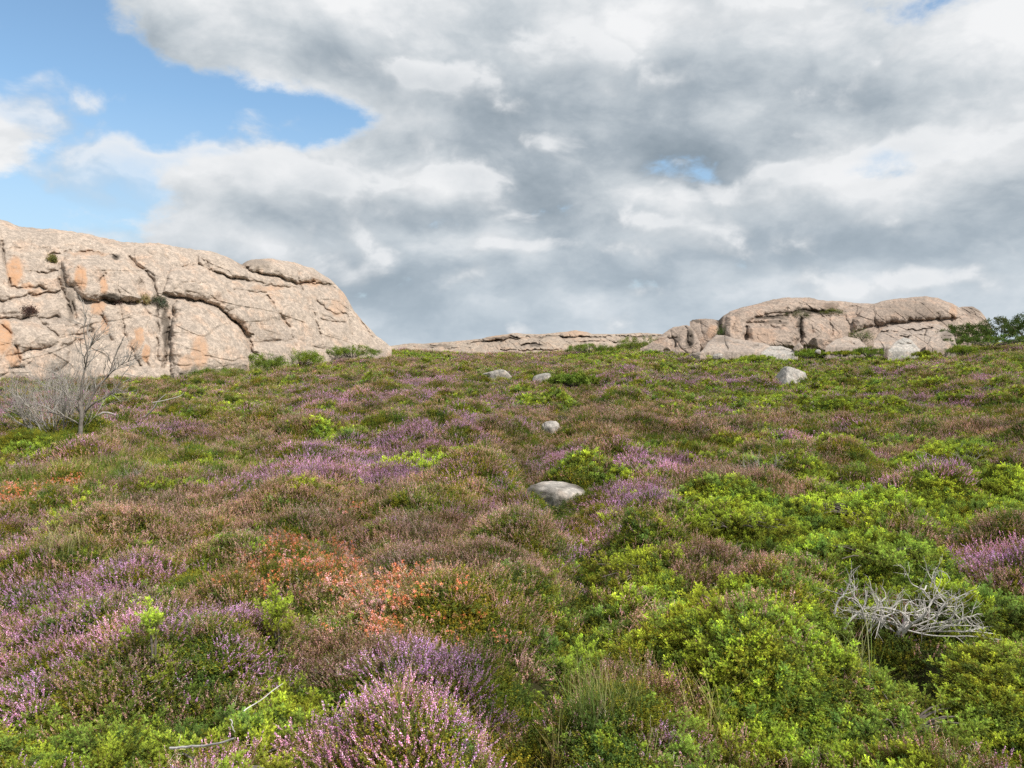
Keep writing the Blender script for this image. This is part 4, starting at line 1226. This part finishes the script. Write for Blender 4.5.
# ------------------------------------------------------------------ single bushes
def juniper_bush(px, py, w, h, kind, label, cat='juniper', name='juniper_bush', density=1.0, upright=False, group=None, deep=None, shade=1.0):
    """px, py: middle of the bush; w, h: its size in the picture"""
    if deep: x, y = (px - 512) / F * deep, deep
    else: x, y = hit(px, py, .16)
    W = w / F * y * .5
    z = float(ground(np.array([x]), np.array([y]))[0])
    Hh = h / F * y if upright or deep else .19
    T = tag(empty(name, (x, y, z - .02)), label, cat, group)
    big = max(1.0, y / 9)
    n = int(np.clip(density * 26 * (math.pi * W * W * .6 + 2 * W * Hh) / (.085 * big) ** 2 / 10, 30, 560))
    vs, cs, st = [], [], []
    nl = max(5, n // 7)
    lobes = []
    for i in range(nl):
        a = RNG.uniform(0, 6.283); rr = math.sqrt(RNG.uniform(0, 1))
        zz = Hh * math.sqrt(max(0, 1 - rr ** 2 * .85)) * RNG.uniform(.62, 1.05)
        if upright:
            zz = Hh * RNG.uniform(.05, 1); rr *= .25 + .75 * (1 - zz / Hh)
        c = np.array([W * rr * math.cos(a), W * rr * math.sin(a) * (.9 if not deep else .8), zz - .02])
        lobes.append(c)
        b0 = np.array([c[0] * .15, c[1] * .15, 0])
        st.append((smooth_line([b0, (b0 + c) / 2 + np.array([0, 0, .04 * big]), c], 6), np.linspace(.008, .003, 6) * big))
    for i in range(n):
        c = lobes[i % nl]
        out = np.array([c[0] / W * .8, c[1] / W * .8, .85 if not upright else 1.5])
        ax = out * .8 + RNG.normal(0, .42, 3); ax[2] = max(ax[2], .05)
        v, cc = place(*SPRAYS[kind][RNG.integers(4)], c + RNG.normal(0, .03 * big, 3) + np.array([0, 0, -.05 * big]), ax, RNG.uniform(.62, 1.0) * big, RNG.uniform(0, 6.28), RNG.uniform(.7, 1.15) * shade)
        vs.append(v); cs.append(cc)
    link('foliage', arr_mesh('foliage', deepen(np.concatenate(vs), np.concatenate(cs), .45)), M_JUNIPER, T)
    tube_obj('stem', st, M_BARK, T, 5)
    return T


for a in [(60, 742, 170, 0, 1, 'mid green creeping juniper in the bottom left corner under lilac heather'),
          (205, 752, 130, 0, 0, 'yellow green creeping juniper at the bottom edge, crossed by a grey stick'),
          (302, 722, 150, 0, 2, 'bright yellow green juniper bush right of the grey stick, at the bottom of the picture'),
          (650, 555, 120, 0, 2, 'bright juniper bush on the right slope just below the smooth boulder of the dip'),
          (735, 512, 120, 0, 0, 'bright juniper bush running along the top of the right hand juniper slope'),
          (860, 500, 130, 0, 2, 'bright juniper bush high on the slope above the dead juniper skeleton'),
          (725, 592, 70, 0, 2, 'yellow green juniper bush between two brown heather cushions right of the dip'),
          (828, 640, 46, 0, 0, 'juniper bush growing up against the left side of the silvery dead juniper'),
          (880, 545, 100, 0, 1, 'mid green juniper bush arching over the back of the silvery dead juniper'),
          (985, 596, 80, 0, 3, 'dark green juniper bush at the right side of the silvery dead juniper'),
          (905, 705, 170, 0, 1, 'broad mid green juniper bush in front of the silvery dead juniper'),
          (665, 738, 110, 0, 1, 'mid green juniper bush at the bottom edge right of the tall grass tuft'),
          (800, 735, 130, 0, 0, 'green juniper bush at the bottom edge between heather and the broad mid green juniper'),
          (575, 655, 60, 0, 0, 'small juniper bush left of the tall grass tuft in the dip'),
          (435, 458, 110, 0, 2, 'flat bright juniper patch between lilac heather cushions left of the dip')]:
    juniper_bush(*a)
juniper_bush(150, 655, 36, 74, 0, 'slim upright juniper shoot standing in lilac heather on the left', name='juniper_shoot', upright=True)
juniper_bush(276, 645, 46, 74, 2, 'wider upright juniper shoot standing in brown heather left of the orange flowers', name='juniper_shoot', upright=True)
FAR = []
for px, py, w, h, k, dp, lab in [(205, 375, 70, 12, 3, 42, 'dark green juniper at the foot of the big outcrop, farthest left of four'),
                                 (262, 363, 56, 13, 3, 46, 'dark juniper mound at the foot of the big outcrop below its diagonal joint'),
                                 (300, 358, 46, 12, 1, 50, 'fresh green juniper against the pale base slab of the big outcrop'),
                                 (352, 352, 60, 9, 3, 55, 'low dark juniper at the right end of the big outcrop'),
                                 (640, 345, 54, 12, 1, 64, 'round green juniper mound on the skyline between pale slab and rosy ridge'),
                                 (590, 349, 50, 7, 3, 66, 'dark green juniper below the right half of the pale slab'),
                                 (574, 380, 50, 9, 3, 29, 'dark green low cushion between the two small pale stones of the middle slope')]:
    FAR.append((px, dp, py, w, h, k, lab))


# ------------------------------------------------------------------ leafy bushes on the right skyline
def leafy_bush(px, dp, py_base, w, h, label, col, name='leafy_bush', cat='bush', nl=70, leaf=1.0, per=75):
    x = (px - 512) / F * dp; z = CAMZ + (HOR - py_base) / F * dp
    W, Hh = w / F * dp * .5, h / F * dp
    T = tag(empty(name, (x, dp, z)), label, cat)
    g = Geo(); st = []
    for i in range(nl):
        a = RNG.uniform(0, 6.283); rr = math.sqrt(RNG.uniform()); e = RNG.uniform(.25, 1.0)
        c = np.array([W * rr * math.cos(a), W * .7 * rr * math.sin(a), Hh * e * math.sqrt(max(.05, 1 - .8 * rr * rr))])
        m = per
        p = c + RNG.normal(0, 1, (m, 3)) * np.array([.20, .20, .17]) * min(Hh, .9) * .6 * np.array([max(1, W / Hh * .3), 1, 1])
        u = unit(RNG.normal(size=(m, 3)) + np.array([0, 0, .5])) * RNG.uniform(.08, .15, (m, 1)) * leaf; wv = unit(np.cross(u, RNG.normal(size=(m, 3)))) * .028 * leaf
        g.kites(p, u, wv, jit(np.array(col) * RNG.uniform(.6, 1.25), m, .2))
        if i < 16: st.append((smooth_line([np.array([c[0] * .2, c[1] * .2, -.1]), c * .6, c + np.array([0, 0, Hh * .12])], 7, .02), np.linspace(.03, .008, 7)))
    link('foliage', g.mesh('foliage'), M_SHRUB, T)
    tube_obj('stem', st, M_BARK, T, 5)


for a in [(965, 60, 340, 56, 17, 'green leafy bush hiding the right foot of the rosy ridge', (.075, .11, .03)),
          (1000, 62, 338, 50, 21, 'grey green taller bush on the skyline by the right edge', (.085, .105, .045)),
          (1032, 59, 339, 60, 26, 'green bush cut by the right edge of the picture', (.07, .105, .032)),
          (990, 55, 344, 90, 9, 'low green thicket in front of the skyline bushes', (.08, .12, .03))]:
    leafy_bush(*a)

JC = [(.20, .25, .04), (.17, .225, .036), (.23, .26, .035), (.13, .18, .035)]
for px, dp, py, w, h, k, lab in FAR:
    leafy_bush(px, dp, py + h * .45, w, h * 1.15, lab, JC[k], 'juniper_bush', 'juniper', 90, .62, 90)

for px, dp, pb, w, h, k, lab in [(696, 53, 358, 40, 8, 2, 'green mound in front of the left tip of the broad pale pink slab'), (757, 52.5, 356, 36, 6, 0, 'green mound between the broad pale pink slab and the grey white one'),
                                 (808, 53.5, 352, 34, 8, 1, 'green mound between the grey white slab and the low grey dome'), (868, 54, 350, 30, 8, 3, 'dark green mound right of the low grey dome'),
                                 (926, 52.5, 352, 30, 6, 2, 'green mound between the two grey boulders below the right hump'), (962, 53, 349, 30, 9, 1, 'green mound at the right side of the blocky grey boulder'),
                                 (842, 53, 350, 34, 4, 2, 'low green mound right in front of the low grey dome')]:
    leafy_bush(px, dp, pb + 5, w, h, lab, JC[k], 'juniper_bush', 'juniper', 70, .62, 80)

# ------------------------------------------------------------------ plants rooted in the ledges of the rocks
def ledge_plant(rock, px, py, w, h, label, cols, cat):
    x, y, z = on_rock(rock, px, py)
    W, Hh = w / F * y * .5, h / F * y
    T = tag(empty('ledge_plant', (x, y, z)), label, cat)
    g = Geo(); st = []
    for i in range(26):
        c = np.array([RNG.uniform(-1, 1) * W, RNG.uniform(-.35, .15), 0.])
        c[2] = Hh * RNG.uniform(.05, .8) * math.sqrt(max(.1, 1 - (c[0] / W) ** 2)) - .05
        m = 46
        p = c + RNG.normal(0, 1, (m, 3)) * np.array([W * .12, .09, Hh * .18])
        u = unit(RNG.normal(size=(m, 3)) + np.array([0, 0, .8])) * .09; wv = unit(np.cross(u, RNG.normal(size=(m, 3)))) * .015
        g.kites(p, u, wv, jit(np.array(cols[RNG.integers(len(cols))]) * RNG.uniform(.7, 1.2), m, .2))
        if i < 8: st.append((smooth_line([np.array([c[0] * .5, 0, -.05]), c * .6, c], 5), np.linspace(.012, .005, 5)))
    link('foliage', g.mesh('foliage'), M_SHRUB, T)
    tube_obj('stem', st, M_BARK, T, 5)


for a in [('granite_outcrop', 112, 303, 24, 9, 'purple brown heather on the ledge below an orange stain of the big outcrop', [(.09, .055, .06), (.07, .06, .03)], 'heather'),
          ('granite_outcrop', 161, 306, 16, 11, 'grey-green plant in the top of the dark gully of the big outcrop', [(.09, .10, .07), (.12, .12, .09)], 'plant'),
          ('granite_outcrop', 31, 314, 12, 9, 'small purplish plant on the left face of the big outcrop', [(.09, .06, .06)], 'plant'),
          ('granite_outcrop', 146, 302, 11, 9, 'tan dry tuft beside the dark gully of the big outcrop', [(.25, .20, .11)], 'plant'),
          ('granite_outcrop', 55, 262, 8, 8, 'olive tuft in the upper left joint of the big outcrop', [(.14, .13, .05)], 'plant'),
          ('granite_ridge', 795, 316, 26, 7, 'dark green strip of plants on the left ledge of the rosy ridge', [(.07, .085, .03), (.06, .07, .03)], 'plant'),
          ('granite_ridge', 825, 313, 30, 5, 'olive strip of plants near the top of the rosy ridge between its humps', [(.11, .13, .03), (.08, .09, .03)], 'plant'),
          ('granite_ridge', 722, 340, 14, 14, 'green plants filling the cleft left of the big left hump', [(.07, .10, .03)], 'plant'),
          ('granite_ridge', 858, 338, 24, 10, 'green plants in the gap between low grey dome and right hump', [(.08, .12, .03)], 'plant')]:
    ledge_plant(*a)

# ------------------------------------------------------------------ tufts of long grass
STRAW = (.36, .34, .15); GREEN = (.20, .27, .07); PALE = (.42, .40, .22)
for px, py, n, h, rad, cols, lab in [(596, 712, 90, .42, .09, [GREEN, GREEN, STRAW], 'long green grass tuft at the bottom of the dip, tallest of the grass tufts'),
                                     (706, 722, 40, .38, .10, [GREEN, STRAW, PALE], 'thin straw and green grass tuft between juniper bushes at the bottom right of the dip'),
                                     (108, 480, 140, .55, .24, [GREEN, GREEN, (.24, .32, .08)], 'fresh green grass tuft below the bare tree'),
                                     (60, 545, 40, .55, .14, [PALE, STRAW], 'dry straw grass tuft bending over heather at the left edge'),
                                     (560, 600, 26, .34, .06, [STRAW, GREEN], 'few straw stems between brown heather and the juniper of the dip'),
                                     (860, 660, 26, .4, .10, [PALE, GREEN], 'sparse pale grass stems in front of the dead juniper'),
                                     (560, 760, 40, .3, .07, [(.25, .2, .1), STRAW], 'withered tan grass at the bare spot of the dip, bottom edge'),
                                     (400, 742, 18, .42, .03, [GREEN], 'few green blades rising from lilac heather at the bottom')]:
    x, y = hit(px, py, .12)
    me = grass_tuft(n, rad, h, cols, .6, .0022).mesh('grass_tuft')
    o = link('grass_tuft', me, M_GRASS)
    o.location = (x, y, float(ground(np.array([x]), np.array([y]))[0]) - .02)
    tag(o, lab, 'grass tuft')

# ------------------------------------------------------------------ daylight
SUN_EL, SUN_AZ = math.radians(48), math.radians(128)     # azimuth clockwise from the view direction (+Y)
sd = Vector((math.sin(SUN_AZ) * math.cos(SUN_EL), math.cos(SUN_AZ) * math.cos(SUN_EL), math.sin(SUN_EL)))
sl = D.lights.new('sun', 'SUN'); sl.energy = 5.0; sl.angle = math.radians(.53); sl.color = (1, .95, .87)
so = D.objects.new('sun', sl); ROOT.objects.link(so)
so.rotation_euler = sd.to_track_quat('Z', 'Y').to_euler()

w = D.worlds.new('World'); scene.world = w; w.use_nodes = True
nt = w.node_tree; nt.nodes.clear(); N, L = nt.nodes, nt.links
sky = N.new('ShaderNodeTexSky'); sky.sky_type = 'NISHITA'; sky.sun_disc = False
sky.sun_elevation = SUN_EL; sky.sun_rotation = SUN_AZ
tc = N.new('ShaderNodeTexCoord'); DIR = tc.outputs['Generated']


def vm(op, a, b=None, out=0):
    n = N.new('ShaderNodeVectorMath'); n.operation = op
    for i, v in enumerate((a, b)):
        if v is None: continue
        if isinstance(v, tuple): n.inputs[i].default_value = v
        else: L.new(v, n.inputs[i])
    return n.outputs[out]


def pdir(px, py):
    v = np.array([(px - 512) / F, 1.0, (HOR - py) / F]); return tuple(v / np.linalg.norm(v))


wn = noise_node(nt, vm('MULTIPLY', DIR, (1, 1, 1.7)), 3.2, 5, .55, 1)
WARP = vm('ADD', DIR, vm('MULTIPLY', vm('SUBTRACT', wn, (.5, .5, .5)), (.17, .0, .09)))


def blobs(lst, vec=None, k_=-.7):
    vec = vec or WARP
    acc = None
    for px, py, rx, ry, k in lst:
        c = pdir(px, py)
        q = vm('MULTIPLY', vm('SUBTRACT', vec, c), (F / rx, 1.2, F / ry))
        l2 = vm('DOT_PRODUCT', q, q, 1)
        e = math_node(nt, 'MULTIPLY', math_node(nt, 'POWER', math.e, math_node(nt, 'MULTIPLY', l2, k_)), k)
        acc = e if acc is None else math_node(nt, 'ADD', acc, e)
    return acc


cover = blobs([(45, 25, 95, 70, -1.5), (140, 95, 90, 40, -1.0), (250, 122, 90, 32, -1.1), (325, 128, 46, 26, -.7), (938, 4, 40, 22, -1.2), (845, 172, 70, 15, -.8), (40, 205, 95, 42, -1.3), (100, 160, 50, 30, -.8), (95, 215, 60, 30, -.6), (330, 225, 30, 14, -.3),
               (36, 128, 58, 27, 1.2), (215, 35, 60, 36, .6), (245, 195, 95, 32, .85), (178, 58, 26, 14, .6), (240, 135, 30, 7, .65), (700, 172, 40, 10, -.35), (340, 60, 60, 30, .3)])
bright = blobs([(600, 140, 210, 60, -.36), (350, 195, 50, 26, -.26), (450, 295, 190, 34, -.42), (965, 222, 90, 40, -.32), (880, 95, 70, 34, -.12), (600, 225, 130, 26, -.18), (520, 110, 60, 40, -.16), (820, 245, 90, 20, -.16), (240, 70, 50, 20, -.12), (230, 212, 90, 12, -.22), (310, 40, 90, 22, -.05),
                (435, 190, 46, 16, .55), (290, 180, 50, 26, .24), (190, 175, 60, 30, .16), (600, 50, 70, 26, .16), (425, 85, 40, 24, .22), (840, 172, 45, 20, .30), (990, 150, 40, 24, .28), (240, 235, 70, 18, .24), (990, 40, 50, 30, .16), (390, 40, 110, 25, .08),
                (700, 200, 60, 14, .2), (560, 305, 120, 12, .10), (900, 290, 150, 14, .16), (740, 40, 90, 40, .06), (30, 115, 50, 24, .40), (960, 125, 50, 16, .15), (620, 60, 24, 16, .15), (480, 242, 90, 8, .18)])
# cloud bodies: billowing noise, flatter towards the horizon
sep = N.new('ShaderNodeSeparateXYZ'); L.new(DIR, sep.inputs[0])
elev = math_node(nt, 'MAXIMUM', sep.outputs[2], 0.0)
comb = N.new('ShaderNodeCombineXYZ')
stretch = math_node(nt, 'DIVIDE', 1.0, math_node(nt, 'ADD', elev, .75))
L.new(math_node(nt, 'MULTIPLY', sep.outputs[0], stretch), comb.inputs[0]); L.new(math_node(nt, 'MULTIPLY', sep.outputs[1], stretch), comb.inputs[1])
L.new(math_node(nt, 'MULTIPLY', math_node(nt, 'POWER', elev, .9), 1.15), comb.inputs[2])
CP0 = comb.outputs[0]
sw = noise_node(nt, CP0, 5.0, 4, .55, 1)
CP = vm('ADD', CP0, vm('MULTIPLY', vm('SUBTRACT', sw, (.5, .5, .5)), (.07, .07, .07)))


def billow(vec):
    n = noise_node(nt, vec, 5.2, 10, .58)
    v = N.new('ShaderNodeTexNoise'); v.noise_type = 'RIDGED_MULTIFRACTAL'; v.inputs['Scale'].default_value = 5.5
    v.inputs['Detail'].default_value = 5.0; v.inputs['Roughness'].default_value = .5; v.normalize = True
    L.new(vec, v.inputs['Vector'])
    return math_node(nt, 'ADD', math_node(nt, 'MULTIPLY', n, .75), math_node(nt, 'MULTIPLY', v.outputs[0], -.30))


n1 = billow(CP)
n2 = billow(vm('ADD', CP, (.03, -.01, .06)))
nn = math_node(nt, 'ADD', n1, -.22)
n0 = noise_node(nt, CP0, 2.3, 3, .5)
n4 = noise_node(nt, CP, 10.0, 7, .66)
dens = math_node(nt, 'ADD', math_node(nt, 'MULTIPLY_ADD', cover, 2.0, 1.32), math_node(nt, 'ADD', math_node(nt, 'MULTIPLY', nn, 7.5), math_node(nt, 'ADD', math_node(nt, 'MULTIPLY_ADD', n4, 4.0, -2.0), math_node(nt, 'MULTIPLY_ADD', n0, 1.6, -.8))))
mr = N.new('ShaderNodeMapRange'); mr.interpolation_type = 'SMOOTHSTEP'
mr.inputs['From Min'].default_value = -.2; mr.inputs['From Max'].default_value = 1.15
L.new(dens, mr.inputs['Value'])
alpha = mr.outputs[0]
relief = math_node(nt, 'MULTIPLY', math_node(nt, 'SUBTRACT', n1, n2), 2.1)
n3 = noise_node(nt, CP, 4.2, 8, .55)
lum = math_node(nt, 'ADD', math_node(nt, 'ADD', math_node(nt, 'MULTIPLY_ADD', bright, 1.0, .70), relief), math_node(nt, 'MULTIPLY', math_node(nt, 'SUBTRACT', n3, .5), .75))
edge = math_node(nt, 'MULTIPLY', math_node(nt, 'SUBTRACT', 1.0, mr.outputs[0]), .22)
lum = math_node(nt, 'ADD', lum, edge)
ccol = ramp(nt, lum, [(0.0, (.275, .335, .39)), (.3, (.39, .45, .505)), (.6, (.58, .63, .67)), (1.0, (.90, .91, .92))])
# sunlit cumulus heads in front: crisp scalloped tops that fade into the grey below
PUFFS = [(430, 192, 62, 22, 1.0), (215, 182, 80, 34, 1.0), (300, 186, 40, 28, .9), (255, 240, 70, 20, .9), (20, 122, 52, 24, .95), (850, 172, 50, 22, .9), (765, 192, 60, 14, .9), (600, 62, 50, 26, .8), (985, 152, 60, 26, .9), (425, 88, 56, 28, .8),
         (740, 222, 80, 16, .7), (560, 252, 120, 10, .6), (900, 285, 90, 12, .6), (330, 268, 80, 14, .6), (740, 20, 60, 30, .6), (130, 190, 40, 16, .7)]


def puff_density(off):
    d0 = vm('ADD', DIR, off) if off else DIR
    q = vm('MULTIPLY', d0, (1.0, 1.0, 1.45))
    wv_ = vm('MULTIPLY', vm('SUBTRACT', noise_node(nt, q, 7.0, 2, .5, 1), (.5, .5, .5)), (.10, 0, .06))
    a_ = blobs(PUFFS, vm('ADD', d0, wv_), -.8)
    b_ = noise_node(nt, vm('ADD', q, wv_), 11.0, 6, .52)
    v_ = N.new('ShaderNodeTexNoise'); v_.noise_type = 'RIDGED_MULTIFRACTAL'; v_.inputs['Scale'].default_value = 9.0
    v_.inputs['Detail'].default_value = 4.0; v_.inputs['Roughness'].default_value = .5; v_.normalize = True
    L.new(q, v_.inputs['Vector'])
    r_ = math_node(nt, 'ADD', math_node(nt, 'MULTIPLY_ADD', b_, 2.7, -1.35), math_node(nt, 'MULTIPLY_ADD', v_.outputs[0], -.9, .45))
    return math_node(nt, 'ADD', math_node(nt, 'ADD', a_, -.66), r_)


pd0 = puff_density(None); pd1 = puff_density((.012, 0, .022))
pa = N.new('ShaderNodeMapRange'); pa.interpolation_type = 'SMOOTHSTEP'; pa.inputs['From Min'].default_value = -.12; pa.inputs['From Max'].default_value = .38
L.new(pd0, pa.inputs['Value'])
lit = math_node(nt, 'MULTIPLY_ADD', math_node(nt, 'SUBTRACT', pd0, pd1), 1.25, .42, clamp=True)
pfade = N.new('ShaderNodeMapRange'); pfade.inputs['From Min'].default_value = .35; pfade.inputs['From Max'].default_value = 1.5; pfade.inputs['To Min'].default_value = 1; pfade.inputs['To Max'].default_value = .25
L.new(pd0, pfade.inputs['Value'])
pcol = ramp(nt, lit, [(.0, (.46, .51, .555)), (.45, (.62, .655, .685)), (.9, (.86, .875, .89))])
PUFF_A = math_node(nt, 'MULTIPLY', math_node(nt, 'MULTIPLY', pa.outputs[0], pfade.outputs[0]), math_node(nt, 'MULTIPLY_ADD', lit, .7, .15))
K = 10.0
hz = N.new('ShaderNodeMapRange'); hz.inputs['From Min'].default_value = .02; hz.inputs['From Max'].default_value = .2; hz.inputs['To Min'].default_value = .55; hz.inputs['To Max'].default_value = 0
L.new(elev, hz.inputs['Value'])
ccol = mix_col(nt, hz.outputs[0], ccol, (.50, .60, .69))
cc = vm('MULTIPLY', ccol, (K, K, K))
blue = vm('MULTIPLY', sky.outputs[0], (1.55, 1.78, 1.8))
haze = N.new('ShaderNodeMapRange'); haze.inputs['From Min'].default_value = 0; haze.inputs['From Max'].default_value = .30
haze.inputs['To Min'].default_value = .8; haze.inputs['To Max'].default_value = .0
L.new(elev, haze.inputs['Value'])
blue = mix_col(nt, haze.outputs[0], blue, (5.0, 6.0, 7.3))
fin = mix_col(nt, alpha, blue, cc)
fin = mix_col(nt, PUFF_A, fin, vm('MULTIPLY', pcol, (K, K, K)))
bg = N.new('ShaderNodeBackground'); bg.inputs['Strength'].default_value = 1.0 / K
L.new(fin, bg.inputs['Color'])
wo = N.new('ShaderNodeOutputWorld'); L.new(bg.outputs[0], wo.inputs[0])

scene.view_settings.view_transform = 'Standard'; scene.view_settings.look = 'None'; scene.view_settings.exposure = 0
scene.render.engine = 'CYCLES'
scene.cycles.max_bounces = 5; scene.cycles.diffuse_bounces = 3; scene.cycles.transmission_bounces = 3
scene.cycles.use_denoising = False
w.cycles.sampling_method = 'NONE'
